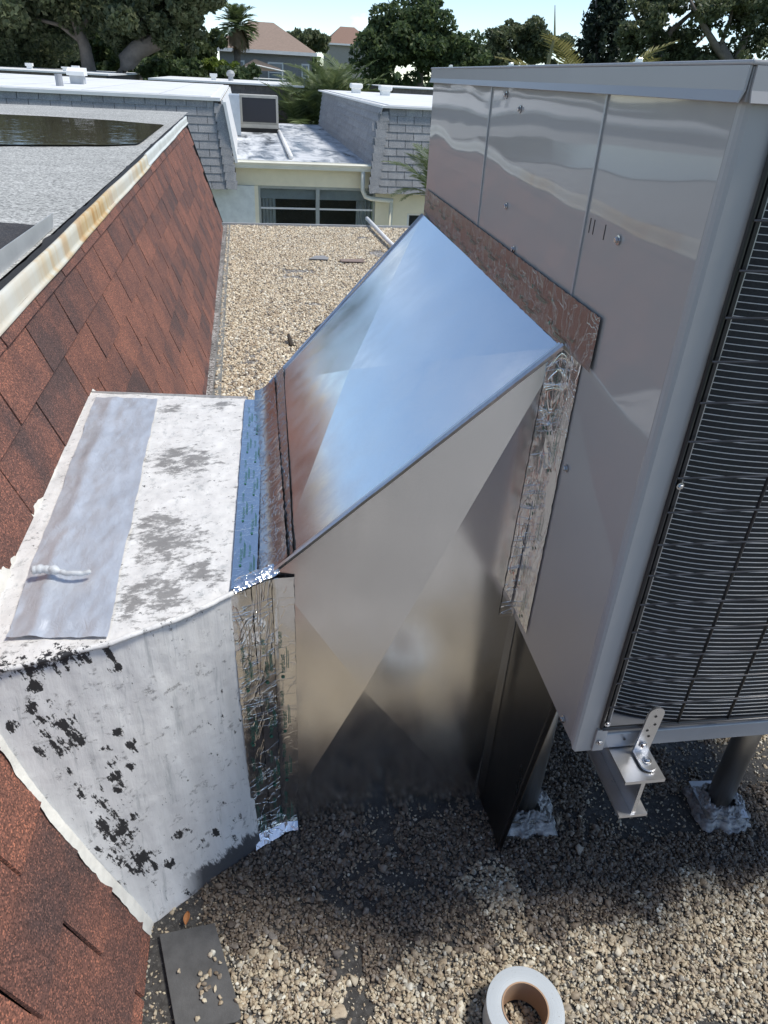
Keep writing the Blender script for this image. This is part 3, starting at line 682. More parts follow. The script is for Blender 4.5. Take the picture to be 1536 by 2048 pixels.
# strap bracket with holes drawn as recessed plugs
sb = MB(); pts = [(.088, 0, .575), (.112, 0, .575)] + [(.100+.012*math.cos(t), 0, .652+.012*math.sin(t)) for t in np.linspace(0, math.pi, 12)]
SBM = Matrix.Translation((.1, -.0125, .575)) @ Matrix.Rotation(R_(4), 4, 'Y') @ Matrix.Translation((-.1, 0, -.575))
sb.prism([SBM @ Vector(p) for p in pts], (0, -.003, 0))
br = ub('strap_bracket', sb, M_ALU)
hole = MB()
for hx, hz in ((.100, .648), (.104, .632), (.096, .620), (.102, .608), (.075, .590)):
    c = SBM @ Vector((hx, 0, hz)); hole.poly([(c.x+.0022*math.cos(t), c.y-.0034 if hx > .08 else -.0047, c.z+.0022*math.sin(t)) for t in np.linspace(2*math.pi, 0, 12)[:-1]])
hole.build('bolt_hole', M_WIRE, br, False, True)
fb = MB(); pts = [(.088, 0, 0), (.112, 0, 0)] + [(.1+.012*math.cos(t), -.026+.012*math.sin(t), 0) for t in np.linspace(0, -math.pi, 12)]
fb.prism([Vector((p[0], p[1]-.0125, .5745)) for p in pts], (0, 0, .003)); fb.build('foot', M_ALU, br, False, True)
def screw_mesh():
    mb = MB(); mb.lathe([(.0001, .0), (.0072, .0), (.0072, .0014), (.0046, .0018)], (0, 0, 0), 14)
    mb.lathe([(.0046, .0016), (.0046, .0052), (.0038, .0060), (.0001, .0060)], (0, 0, 0), 6); return mb.mesh('screw', M_SCREW)
SCR = screw_mesh()
def screw(loc, ax, s=1.0, parent=ac):
    q = Vector(ax).to_track_quat('Z', 'Y').to_matrix().to_4x4()
    return link('screw', SCR, parent, True, Matrix.Translation(loc) @ q @ Matrix.Scale(s, 4))
for u, z in ((.393, 1.385), (.305, 1.367), (.312, 1.218), (.240, 1.160), (-.148, 1.248), (-.133, .932), (-.294, .592)): screw((-.0008, u+.335, z), (-1, 0, 0), .8)
for x_, z_ in ((.041, .629), (.0425, 1.018), (.037, .5905)): screw((x_, -.0055, z_), (0, -1, 0), .62)
screw((.100, -.0160, .590), (0, -1, 0), .85, br); screw((.100, -.034, .5778), (0, 0, 1), .95, br)
for px_ in (885, 1000, 1243): 
    d = pl(px_, 134, A0, UX); ly = (d-N0).dot(UY); screw((.02, ly, 1.4283), (0, 0, 1), 1.0)
ub('vent_slot', MB().box((-.0006, .278, 1.240), (.001, .2795, 1.258)).box((-.0006, .265, 1.240), (.001, .2665, 1.258)).box((-.0006, .230, 1.240), (.001, .2315, 1.258)), M_WIRE)

# support rails (I-beams) and posts
def rail(xc, label):
    t = thing('support_rail', label, 'beam', tuple(N0+UX*(xc)), YU, 'rails under the unit')
    f = lambda nm, mb: mb.build(nm, M_ALU, t, False, True)
    f('top_flange', MB().box((-.030, -.062, .5655), (.030, 1.45, .5715))); f('web', MB().box((-.003, -.060, .4955), (.003, 1.45, .5650))); f('bottom_flange', MB().box((-.022, -.062, .490), (.022, 1.45, .495)))
    return t
rail(.087, 'aluminium I-beam rail under the grey unit next to the duct, with strap bracket bolted on')
rail(.56, 'second aluminium rail under the grey unit farther from the duct')
M_PITCH = simple('grey_mastic', (.30, .30, .30), .4, 0, .9, 45, .9, 110)
def post(x_, y_, label, seed, zt_=.489):
    t = thing('support_post', label, 'post', (x_, y_, 0), R_(-6), 'posts under the unit'); mk = lambda nm, mb, m, s=False: mb.build(nm, m, t, s, True)
    mk('pipe', MB().tube([(0, 0, .012), (0, 0, zt_)], .026, 24), m_galv('post_steel%d' % seed, .42, .40), True)
    mk('base_plate', MB().box((-.050, -.052, .022), (.046, .048, .027)), M_ALU)
    def blob(u, v):
        an = u*2*math.pi; r = (.064-.038*v)*(1+.18*fbm((math.cos(an)*2, math.sin(an)*2, seed), 1.5))
        sq = max(abs(math.cos(an)), abs(math.sin(an))); r /= (sq**(.7))
        return (r*math.cos(an), r*math.sin(an)-.006, .001+.038*v**.6+.010*fbm((math.cos(an)*4, math.sin(an)*4, v*4+seed), 2))
    mk('mastic', MB().grid(blob, 70, 16), M_PITCH, True); 
    return t
post(1.000, .897, 'grey steel pipe post with foot in mastic, standing clear under the coil front', 3)
post(.552, .948, 'grey steel pipe post half hidden behind the duct skirt panel', 5)

# ================================================================ SMALL THINGS ON THE GRAVEL
tr = thing('tape_roll', 'roll of silver foil tape with brown cardboard core lying on gravel', 'tape roll', (.40, .535, .008))
m_, nt_, b_ = mat('tape_edge'); d_ = nd(nt_, 'ShaderNodeTexCoord').outputs['Object']
rr = nd(nt_, 'ShaderNodeVectorMath', {0: d_, 1: (1, 1, 0)}, operation='MULTIPLY').outputs[0]; ln = nd(nt_, 'ShaderNodeVectorMath', {0: rr}, operation='LENGTH').outputs['Value']
wv = noi(nt_, nd(nt_, 'ShaderNodeCombineXYZ', {'X': ln}).outputs[0], 1400, 2); sp_ = noi(nt_, d_, 260, 4, .7)
setc(nt_, b_, mixc(nt_, mrange(nt_, sp_, .66, .70, 0, .7), mixc(nt_, mrange(nt_, wv, .4, .7), (.42, .46, .49), (.54, .58, .61)), (.12, .12, .12)))
b_.inputs['Metallic'].default_value = .15; b_.inputs['Roughness'].default_value = .45
MB().lathe([(.0402, .058), (.050, .0588), (.066, .058), (.0662, .057), (.0662, .001), (.0402, .001), (.0402, .058)], (0, 0, 0), 64).build('roll', m_, tr, True, True).modifiers.new('e', 'EDGE_SPLIT').split_angle = R_(40)
MB().lathe([(.0375, .0595), (.0400, .0595), (.0400, .001), (.0375, .001), (.0375, .0595)], (0, 0, 0), 48).build('core', M_CARD, tr, True, True).modifiers.new('e', 'EDGE_SPLIT').split_angle = R_(40)
mb = MB(); c = [Vector((p.x, p.y, .009)) for p in MAT_C]
def rc(a, b, c_, r=.012): # rounded corner at b
    u = (a-b).normalized()*r; v = (c_-b).normalized()*r; return [b+u, b+(u+v)*.32, b+v]
pts = [c[0], c[1]] + rc(c[1], c[2], c[3]) + [c[3]]
mb.prism(list(reversed(pts)), (0, 0, .004)); o = bev(mb.build('rubber_mat', M_RUBBER), .001); tag(o, 'dark grey rubber sheet offcut with a few pebbles on it beside the red shingles', 'rubber sheet')
pp = np.array([[p.x, p.y, .0155] for p in [gz(x_, y_, .015) for x_, y_ in ((358, 1943), (400, 1948), (405, 1958), (412, 1953), (408, 1968), (398, 1972), (420, 1947), (433, 1947), (440, 1952), (403, 1985), (412, 1978), (418, 1975), (430, 1978), (440, 1995), (395, 2038), (475, 2000), (425, 1905), (430, 1918), (440, 1925), (420, 1910), (403, 1995), (409, 2002), (441, 2006))]])
pebbles('gravel_on_mat', pp, .0085, 'small pebbles lying on the grey rubber sheet')
lf = MB(); c0 = gz(374, 1838, .014)
lf.grid(lambda u, v: (c0.x+.006*math.sin(math.pi*u)**.8*(2*v-1)+.003*(u-.5), c0.y+.019*(u-.5)*2*.7, c0.z+.004*abs(2*v-1)+.003*math.sin(u*3)), 10, 4)
tag(lf.build('leaf', M_LEAFBROWN, None, True), 'small orange-brown dry leaf on gravel beside the white boot', 'leaf')
# bits on the far gravel
dp = MB().tube([(1.318, 8.36, .06), (1.345, 7.2, .05), (1.40, 6.0, .045)], .021, 12); tag(dp.build('drain_pipe', M_WHITE, None, True), 'white pipe lying on the gravel roof near the cream house', 'pipe')
for nm, x_, y_, w, h, m, lb in (('roofing_scrap', 640, 515, .16, .22, simple('grey_scrap', (.26, .265, .27), .8), 'small grey roofing scrap lying on the pale gravel'), ('roofing_scrap', 708, 521, .24, .16, simple('brown_scrap', (.24, .18, .155), .8), 'reddish brown shingle scrap lying on the pale gravel')):
    p = gz(x_, y_, .02); pts = [(p.x+w*.5*math.cos(t)*(1+.45*math.sin(3*t+w*20)), p.y+h*.5*math.sin(t)*(1+.4*math.cos(2*t)), .016) for t in np.linspace(0, 2*math.pi, 8)[:-1]]
    tag(MB().prism(pts, (0, 0, .006)).build(nm, m), lb, 'scrap')
p = gz(584, 694); tag(MB().tube([(p.x, p.y, .005), (p.x-.008, p.y+.03, .03), (p.x-.014, p.y+.09, .045)], [.017, .014, .010], 8).build('pipe_stub', simple('rusty_stub', (.05, .04, .03), .8)), 'dark rusty stub sticking up from pale gravel left of the duct', 'stub')
p = gz(640, 664); tag(MB().tube([(p.x-.03, p.y, .012), (p.x+.02, p.y+.03, .03), (p.x+.09, p.y+.02, .02)], [.014, .022, .012], 7).build('debris', simple('dark_debris', (.02, .024, .035), .6)), 'dark bit of debris on gravel against the duct edge', 'debris')

# ================================================================ NEIGHBOURING BUILDINGS
def shingle_face(parent, o, ud, vd, ulen, vlen, w, e, m, thick=.012, skip=None, seed=0, taper=0.0):
    """rows of separate shingles on a sloping face: o lower corner, ud along, vd up the slope; taper shortens rows upward at both ends"""
    ud, vd = Vector(ud).normalized(), Vector(vd).normalized(); n_ = ud.cross(vd)
    B = Matrix(((ud.x, vd.x, n_.x, 0), (ud.y, vd.y, n_.y, 0), (ud.z, vd.z, n_.z, 0), (0, 0, 0, 1)))
    mb = MB(); hw_ = w*.5-.006; mb.v = [(-hw_, 0, 0), (hw_, 0, 0), (hw_, e*1.1, -.006), (-hw_, e*1.1, -.006), (-hw_, 0, thick), (hw_, 0, thick), (hw_, e*1.1, .001), (-hw_, e*1.1, .001)]
    mb.f = [(0,3,2,1),(4,5,6,7),(0,1,5,4),(1,2,6,5),(2,3,7,6),(3,0,4,7)]; me = mb.mesh('shingle', m)
    rows = int(vlen/e)
    for r in range(rows):
        ta = taper*r*e if taper else 0; u0 = -(w*.5 if r % 2 else 0)
        while u0 < ulen-.02:
            a, b = max(u0, 0), min(u0+w, ulen-ta); u0 += w
            if b-a < .05: continue
            P = Vector(o)+ud*((a+b)/2)+vd*(r*e)
            if skip and skip(P): continue
            link('shingle', me, parent, False, Matrix.Translation(P) @ B @ Matrix.Diagonal(((b-a)/w, 1, 1, 1)))
# left block
lb = thing('mansard_building', 'grey shingled mansard building with wide white roof carrying a white box vent', 'building', (-3, 18, -3.2))
MB().prism([(-.20, 14.06, -.40), (-.38, 14.28, .93), (-.38, 26.2, .93), (-.20, 26.4, -.40)], (-7.4, 0, 0)).build('mansard_backing', simple('grey_backing', (.13, .13, .135), .9), lb)
vd = (0, .22, 1.33)
shingle_face(lb, (-5.6, 14.055, -.42), (1, 0, 0), vd, 5.30, 1.40, .335, .127, M_GREY, taper=.125)
hs = MB().box((-.11, 0, 0), (.085, .15, .016)).mesh('hip_shingle', M_GREY)
for i in range(10):
    P = Vector((-.225-.0138*i*1.0, 14.04+.021*i, -.41+.128*i)); link('hip_shingle', hs, lb, False, Matrix.Translation(P) @ Matrix.Rotation(R_(80), 4, 'X') @ Matrix.Rotation(R_(-7), 4, 'Z'))
MB().box((-7.8, 14.22, .935), (-.34, 26.3, .985)).build('roof_edge', M_WHITE, lb)
MB().box((-7.7, 14.38, .986), (-.50, 26.1, 1.0)).build('roof', M_ROOFWHITE, lb)
for i in range(6): MB().box((-7.6+1.25*i, 14.4, 1.0005), (-7.585+1.25*i, 26.0, 1.003)).build('sheet_seam', simple('seam_grey%d' % i, (.5, .51, .51), .7), lb)
MB().prism([(-.335, 14.3, .93), (-.30, 14.3, .96), (-.115, 14.3, -.02), (-.155, 14.3, -.02)], (0, 11.8, 0)).build('side_flashing', M_WHITE, lb)
MB().prism([(-.30, 14.12, .93), (-.25, 14.12, .93), (-.10, 14.12, 0), (-.15, 14.12, 0)], (0, .12, 0)).build('corner_flashing', M_WHITE, lb)
MB().box((-7.6, 14.35, -3.2), (-.62, 26.2, -.41)).build('wall', M_CREAM, lb)
MB().box((-.62, 14.36, -3.2), (.165, 14.6, -.385)).build('wall_panel', simple('pale_blue_stucco', (.80, .83, .79), .8), lb)
# vents on the left roof
v = thing('roof_vent', 'white box vent with sloped hood on the wide white roof', 'vent', tuple(gz(157, 168, 1.0)))
MB().box((-.13, -.14, 0), (.13, .14, .16)).build('box', simple('vent_side', (.42, .44, .46), .5), v, False, True); MB().prism([(-.17, -.2, .15), (-.17, -.2, .22), (-.17, .0, .29), (-.17, .18, .29), (-.17, .18, .15)], (.34, 0, 0)).build('hood', M_WHITE, v, False, True)
p = gz(120, 172, 1.0); tag(MB().tube([(p.x, p.y, 1.0), (p.x, p.y, 1.19)], .065, 12).build('vent_pipe', simple('grey_pipe', (.33, .34, .36), .6)), 'short grey vent pipe on the wide white roof', 'pipe')
# right block with recessed entry
rbk = thing('mansard_building', 'building with grey shingled mansard, white roof and cream wall with wide window', 'building', (3, 18, -3.2))
MB().prism([(2.26, 14.06, -.40), (2.48, 14.28, .95), (2.60, 26.2, .95), (2.50, 26.4, -.40)], (5.5, 0, 0)).build('mansard_backing', simple('grey_backing2', (.13, .13, .135), .9), rbk)
shingle_face(rbk, (2.28, 14.055, -.42), (1, 0, 0), (.0, .22, 1.33), 4.3, 1.40, .305, .127, M_GREY, skip=lambda P: P.x < 2.30+.16*(P.z+.42)/1.33)
shingle_face(rbk, (2.46, 26.3, -.03), (-.012, -1, 0), (.13, 0, 1.33*.7), 12.1, 1.02, .95, .127, M_GREY, .03)
for i in range(10):
    P = Vector((2.35+.0165*i, 14.035+.021*i, -.41+.128*i)); link('hip_shingle', hs, rbk, False, Matrix.Translation(P) @ Matrix.Rotation(R_(80), 4, 'X') @ Matrix.Rotation(R_(7), 4, 'Z'))
MB().box((2.44, 14.2, .951), (8.2, 26.3, .985)).build('roof_edge', M_WHITE, rbk)
MB().box((2.60, 14.36, .986), (8.1, 26.1, 1.0)).build('roof', M_ROOFWHITE, rbk)
MB().box((-.15, 14.30, -.05), (2.46, 26.3, .0)).build('recess_roof', M_STAIN, rbk)
gt = MB().prism([(-.29, 14.16, .045), (-.29, 14.14, .02), (-.29, 14.17, -.02), (-.29, 14.18, -.075), (-.29, 14.30, -.075), (-.29, 14.30, .045), (-.29, 14.29, .045), (-.29, 14.29, -.06), (-.29, 14.19, -.06), (-.29, 14.175, .045)], (2.57, 0, 0)).build('gutter', simple('cream_gutter', (.80, .78, .66), .45, 0, .08, 3), rbk)
ds = MB()
ds.tube([(2.14, 14.22, -.07), (2.145, 14.22, -.40), (2.20, 14.22, -.50), (2.30, 14.22, -.53), (2.72, 14.22, -.56)], .042, 8); ds.build('downspout', simple('downspout', (.80, .79, .70), .45), rbk, True)
MB().tube([(2.69, 14.22, -.56), (2.69, 14.22, -3.1)], .04, 8).build('downspout', M_CREAM, rbk, True)
MB().box((-.15, 14.40, -.38), (2.46, 14.6, -.08)).build('wall', M_CREAM, rbk)
MB().box((.165, 14.39, -3.2), (.235, 14.6, -.383)).box((2.42, 14.39, -3.2), (3.05, 14.6, -.401)).box((.235, 14.391, -3.2), (2.42, 14.6, -1.75)).box((3.9, 14.39, -3.2), (8.1, 14.6, -.402)).box((3.05, 14.391, -.80), (3.9, 14.6, -.403)).build('wall', M_CREAM, rbk)
M_ALF = simple('window_frame', (.40, .43, .42), .4, .3); M_GLASS, ntg, bg = mat('window_glass')
setc(ntg, bg, (.9, .95, .95)); bg.inputs['Transmission Weight'].default_value = 1; bg.inputs['Roughness'].default_value = .02; bg.inputs['IOR'].default_value = 1.2
wn = MB().box((.236, 14.44, -.43), (2.419, 14.5, -.384)).box((.236, 14.44, -1.75), (.275, 14.5, -.431)).box((2.38, 14.44, -1.75), (2.419, 14.5, -.431)).box((1.295, 14.44, -1.75), (1.365, 14.5, -.431)).build('window', M_ALF, rbk)
MB().box((.276, 14.455, -.785), (1.294, 14.485, -.755)).build('rail', M_WHITE, wn); MB().box((1.366, 14.455, -.785), (2.379, 14.485, -.755)).build('rail', M_WHITE, wn)
for x0, x1 in ((.276, 1.294), (1.366, 2.379)):
    for z0, z1 in ((-.754, -.431), (-1.75, -.786)): MB().box((x0, 14.466, z0), (x1, 14.472, z1)).build('pane', M_GLASS, wn)
MB().box((.24, 15.6, -1.9), (2.42, 15.65, -.3)).build('room_wall', simple('dark_room', (.03, .035, .035), .9), wn)
MB().box((.24, 14.56, -.62), (2.42, 14.575, -.40)).build('blind', simple('grey_blind', (.30, .33, .34), .7), wn)
cur = simple('curtain', (.36, .38, .38), .8)
for x0, x1 in ((.27, .55), (2.08, 2.39)): MB().grid(lambda u, v: (x0+(x1-x0)*u, 14.60+.02*math.sin(u*28), -1.8+1.4*v), 40, 1).build('curtain', cur, wn, True)
MB().box((-.1, 14.61, -.30), (2.45, 16, -.28)).build('soffit', M_BLACK, rbk)
w2 = MB().box((3.06, 14.44, -.84), (3.89, 14.5, -.81)).box((3.06, 14.44, -1.8), (3.10, 14.5, -.841)).build('window', M_WHITE, rbk)
MB().box((3.10, 14.466, -1.8), (3.89, 14.474, -.841)).build('pane', simple('dark_pane', (.02, .025, .03), .08), w2)
for x_, y_, wh in ((712, 186, 'feathery palm thicket'), (770, 191, 'big grey unit')):
    p = gz(x_, y_, 1.0); v = thing('roof_vent', 'squat white cap vent on the white roof, the one nearer the '+wh, 'vent', (p.x, p.y, 1.0), 0, 'cap vents on the right white roof')
    MB().box((-.12, -.12, 0), (.12, .12, .12)).build('neck', M_WHITE, v, False, True); bev(MB().box((-.17, -.17, .11), (.17, .17, .24)).build('cap', M_WHITE, v, False, True), .04, 3)
# condenser unit in the recess
cu = thing('condenser_unit', 'beige condenser with dark grille on the stained roof between the grey mansards', 'air conditioner', (.45, 21.9, 0))
m_c = simple('beige_casing', (.46, .44, .38), .5)
MB().box((-.50, -.02, .20), (.52, .85, .86)).build('casing', m_c, cu, False, True)
MB().box((-.50, -.06, .10), (.52, .88, .195)).build('base', m_c, cu, False, True); MB().box((-.53, -.08, .0), (.55, .9, .095)).build('stand', M_BLACK, cu, False, True)
MB().box((-.42, -.035, .24), (.46, -.021, .80)).build('grille', simple('dark_grille', (.03, .03, .035), .5, 0, .3, 90), cu, False, True)
MB().box((-.50, -.04, .80), (.52, -.022, .86)).box((-.50, -.04, .20), (-.42, -.022, .799)).box((.46, -.04, .20), (.52, -.022, .799)).build('grille_frame', m_c, cu, False, True)
o = MB().prism([(-.30, 21.6, .03), (-.12, 21.6, .03), (-.06, 21.6, .93), (-.36, 21.6, .95)], (.0, .03, 0))
o = MB().box((-.33, 20.2, 0.02), (-.03, 21.7, .88)).build('vent_housing', simple('pale_blue_metal', (.42, .47, .52), .4, .2)); tag(o, 'pale blue-grey sheet metal box beside the beige condenser and grey mansard', 'duct box')
o = MB().tube([(.985, 22.6, .05), (.94, 19, .05), (.885, 15.05, .05)], .045, 8); tag(o.build('conduit', M_WHITE, None, True), 'white conduit running from the beige condenser across the stained roof to the gutter', 'pipe')
# brown blocks farther back
def back_block(name, label, x0, x1, y0, y1, zt_, hgt):
    t = thing(name, label, 'building', ((x0+x1)/2, y0, -3.2))
    MB().box((x0, y0+.08, -3.2), (x1, y1, zt_-.06)).build('wall', simple('brown_back', (.13, .11, .10), .9), t)
    shingle_face(t, (x0, y0, zt_-.06-hgt), (1, 0, 0), (0, .06, 1), x1-x0, hgt, .36, .15, M_BROWN, .02)
    MB().box((x0-.1, y0-.08, zt_-.055), (x1+.1, y1+.1, zt_)).build('roof', M_ROOFWHITE, t); return t
back_block('mansard_building', 'long low brown brick-like building with pale roof behind the trees trunks', -14.5, -5.2, 34.5, 47, 1.02, .75)
back_block('mansard_building', 'low brown shingled building with pale roof in front of the palm thicket', -3.05, 2.2, 30.2, 40, 1.02, 1.35)
back_block('mansard_building', 'far low building with reddish wall just above the white roof', 8.6, 16, 46.5, 56, 1.0, .6)
for x_, y_, Y, lb_ in ((58, 127, 38, 'small white box vent on the long brown building'), (130, 131, 37, 'flat white roof cap on the long brown building'), (151, 133, 36, 'small round white cap on the long brown building'), (427, 150, 34, 'white square vent on the brown shingled building'), (461, 147, 34, 'grey round turbine vent on the brown shingled building')):
    p = py(x_, y_, Y); v = MB()
    if 'turbine' in lb_: v.lathe([(.001, .38), (.12, .34), (.17, .25), (.15, .17), (.10, .14), (.10, 0)], (p.x, Y, 1.02), 14)
    else: v.box((p.x-.10, Y-.1, 1.02), (p.x+.10, Y+.1, 1.13)).box((p.x-.14, Y-.14, 1.131), (p.x+.14, Y+.14, 1.24 if 'flat' not in lb_ else 1.18))
    tag(v.build('roof_vent', simple('grey_turbine', (.36, .37, .38), .5) if 'turbine' in lb_ else M_WHITE), lb_, 'vent')

# houses far behind
def house(name, label, x0, x1, y0, y1, zb, ze, rx0, rx1, zr, wallm, roofm):
    t = thing(name, label, 'house', ((x0+x1)/2, y0, -3.2))
    MB().box((x0, y0, zb), (x1, y1, ze)).build('wall', wallm, t); ym = (y0+y1)/2; e = .45
    r = MB(); r.v = [(x0-e, y0-e, ze), (x1+e, y0-e, ze), (x1+e, y1+e, ze), (x0-e, y1+e, ze), (rx0, ym, zr), (rx1, ym, zr)]; r.f = [(0, 1, 5, 4), (1, 2, 5), (2, 3, 4, 5), (3, 0, 4), (3, 2, 1, 0)]
    r.build('roof', roofm, t); MB().box((x0-e, y0-e-.03, ze-.18), (x1+e, y0-e, ze+.03)).build('fascia', M_WHITE, t); return t
hs1 = house('house', 'two-storey grey house with brown hip roof behind the palm', -1.3, 5.0, 60, 70, -3.2, 2.65, .9, 2.7, 4.55, simple('grey_stucco', (.27, .27, .27), .8), simple('brown_tile_roof', (.27, .20, .155), .8, 0, .15, 6))
for x_, w, h in ((.05, .7, 1.0), (2.55, 1.1, 1.25), (4.65, .55, .9)):
    wo_ = MB().box((x_-w/2, 59.93, 2.0-h), (x_+w/2, 59.999, 2.0)).build('window', M_WHITE, hs1); MB().box((x_-w/2+.1, 59.90, 2.1-h), (x_+w/2-.1, 59.929, 1.9)).build('pane', simple('far_pane', (.20, .24, .28), .1), wo_)
    MB().box((x_-w/2+.1, 59.88, 1.97-h/2), (x_+w/2-.1, 59.899, 2.03-h/2)).build('rail', M_WHITE, wo_)
pc = thing('pool_cage', 'white framed screen enclosure with tan roof below the grey house', 'enclosure', (1.2, 54, -3.2))
MB().prism([(.0, 54, 1.55), (1.0, 54, 2.05), (2.6, 54, 1.62), (2.6, 54, 1.45), (.0, 54, 1.4)], (0, 4, 0)).build('roof', simple('tan_roof', (.36, .28, .23), .8), pc)
for a, b in (((.0, 53.9, 1.4), (.9, 53.9, 1.75)), ((.9, 53.9, 1.75), (2.9, 53.9, 1.45)), ((1.2, 53.9, -3), (1.2, 53.9, 1.7)), ((2.7, 53.9, -3), (2.7, 53.9, 1.5)), ((.2, 53.9, 1.0), (2.9, 53.9, 1.0)), ((0, 53.9, -3), (0, 53.9, 1.4))): MB().tube([a, b], .05, 6).build('frame_bar', M_WHITE, pc)
M_TER = simple('terracotta_roof', (.42, .24, .18), .8, 0, .15, 5)
house('house', 'pale house with salmon tiled roof glimpsed between the oak trunks', -15.5, -9.5, 72, 80, -3.2, 2.6, -14, -11, 4.4, simple('pink_stucco', (.5, .42, .36), .8), M_TER)
house('house', 'distant house with brown roof rising beside the round tree', 12.5, 18.5, 118, 126, -3.2, 5.2, 14.5, 16.5, 7.4, simple('beige_stucco', (.40, .36, .31), .8), simple('dark_brown_roof', (.24, .15, .11), .8))

# ================================================================ TREES
def m_leaf(name, stops, trans=.5, clump=.5):
    m, nt, b = mat(name); isl = nd(nt, 'ShaderNodeNewGeometry').outputs['Random Per Island']
    f = math2(nt, 'ADD', math2(nt, 'MULTIPLY', isl, .55), math2(nt, 'MULTIPLY', noi(nt, pos(nt), clump, 3), .6))
    c = rmp(nt, mrange(nt, f, .15, .95), stops); setc(nt, b, c); b.inputs['Roughness'].default_value = .55
    tr_ = nd(nt, 'ShaderNodeBsdfTranslucent', {'Color': c}); ms = nd(nt, 'ShaderNodeMixShader', {'Fac': trans, 1: b.outputs[0], 2: tr_.outputs[0]})
    nt.links.new(ms.outputs[0], nt.nodes['Material Output'].inputs['Surface']); return m
L_OAK = m_leaf('oak_leaf', [(0, (.06, .08, .045)), (.4, (.11, .14, .07)), (.75, (.18, .205, .105)), (1, (.28, .29, .17))])
L_DARK = m_leaf('dark_leaf', [(0, (.045, .07, .033)), (.5, (.09, .135, .055)), (1, (.17, .22, .09))])
L_BRIGHT = m_leaf('bright_leaf', [(0, (.06, .10, .02)), (.5, (.14, .20, .03)), (1, (.32, .38, .06))])
L_LIGHT = m_leaf('light_leaf', [(0, (.045, .065, .028)), (.5, (.085, .115, .045)), (1, (.14, .18, .07))])
L_PINE = m_leaf('pine_leaf', [(0, (.025, .038, .025)), (1, (.065, .09, .055))])
L_PALM = m_leaf('palm_leaf', [(0, (.06, .085, .03)), (.5, (.12, .165, .06)), (1, (.24, .27, .11))], .25)
L_DEAD = simple('dead_frond', (.20, .145, .09), .9, 0, .3, 3)
M_BARK = simple('grey_bark', (.20, .17, .145), .95, 0, .35, 3, .8, 12)
M_PALMBARK = simple('palm_bark', (.15, .125, .10), .95, 0, .3, 8)
def leaf_mesh(name, P, size, m, seed=0, flat=.0):
    r = np.random.default_rng(seed); n = len(P); a = r.normal(size=(n, 3)); a[:, 2] *= (1-flat); a /= np.linalg.norm(a, axis=1)[:, None]
    t = r.normal(size=(n, 3)); b = np.cross(a, t); b /= np.linalg.norm(b, axis=1)[:, None]
    s = (size*r.uniform(.6, 1.35, n))[:, None]; a = a*s; b = b*s*.55
    V = np.stack([P-a*.5, P-a*.05+b*.5, P+a*.5, P-a*.05-b*.5], 1).reshape(-1, 3).astype(np.float32)
    me = bpy.data.meshes.new(name); me.vertices.add(4*n); me.vertices.foreach_set('co', V.ravel())
    me.loops.add(4*n); me.loops.foreach_set('vertex_index', np.arange(4*n, dtype=np.int32))
    me.polygons.add(n); me.polygons.foreach_set('loop_start', np.arange(0, 4*n, 4, dtype=np.int32)); me.polygons.foreach_set('loop_total', np.full(n, 4, np.int32))
    me.update(calc_edges=True); me.materials.append(m); return me
def clumps(blobs, n, seed, shell=.55):
    """points through clumps: blobs = (centre, radii); each blob holds sub-clumps so the outline is uneven"""
    r = np.random.default_rng(seed); C, Rr = [], []
    for c, rad in blobs:
        k = max(5, int(9*(np.prod(rad)**(1/3))))
        d = r.normal(size=(k, 3)); d /= np.linalg.norm(d, axis=1)[:, None]; q = np.array(c)+d*np.array(rad)*r.uniform(.35, 1.0, (k, 1))
        C.append(q); Rr.append(np.array(rad).mean()*r.uniform(.22, .42, k))
    C = np.concatenate(C); Rr = np.concatenate(Rr); w = Rr**2; w /= w.sum(); i = r.choice(len(C), n, p=w)
    d = r.normal(size=(n, 3)); d /= np.linalg.norm(d, axis=1)[:, None]; d[:, 2] *= .75
    return C[i]+d*(Rr[i]*r.uniform(shell, 1.0, n)**.8)[:, None]
def tree(name, label, cat, Y, trunk, blobs, n, size, m, seed, limbs=(), group=None, bark=M_BARK):
    """trunk/limbs: [(px, py, radius_m)...] at distance Y; blobs: (px, py, rx_px, ry_px[, depth offset])"""
    k = Y/FPX*1.12; P3 = lambda q, dy=0: py(q[0], q[1], Y+dy)
    b0 = P3(trunk[0]); base = (b0.x, Y, -3.2)
    t = thing(name, label, cat, base, 0, group); tb_ = MB()
    pts = [Vector((b0.x, Y, -3.2))]+[P3(q) for q in trunk]; tb_.tube(pts, [trunk[0][2]*1.3]+[q[2] for q in trunk], 10)
    for l in limbs:
        dy = l[0][3] if len(l[0]) > 3 else 0
        tb_.tube([P3(q, dy*i/len(l)) for i, q in enumerate(l)], [q[2] for q in l], 7)
    tb_.build('trunk', bark, t, True)
    B = []
    for q in blobs:
        c = P3(q, q[4] if len(q) > 4 else 0); B.append(((c.x, c.y, c.z), (q[2]*k, min(q[2]*k, 3.0), q[3]*k)))
    link('crown', leaf_mesh('crown', clumps(B, n, seed), size, m, seed), t); return t
tree('oak_tree', 'tall spreading oak with slim upright trunk behind the long brown building', 'tree', 43, [(178, 140, .34), (170, 95, .28), (152, 45, .22), (130, 0, .17), (110, -60, .1)],
     [(30, -10, 100, 60), (-60, 40, 90, 70), (150, -40, 100, 60), (70, 60, 75, 45, 2), (210, 20, 60, 40, 1), (20, 110, 60, 30, 3)], 28000, .27, L_OAK, 1, [[(158, 60, .15), (190, 20, .1), (230, -20, .06)], [(165, 85, .13), (120, 50, .1), (60, 35, .06)]])
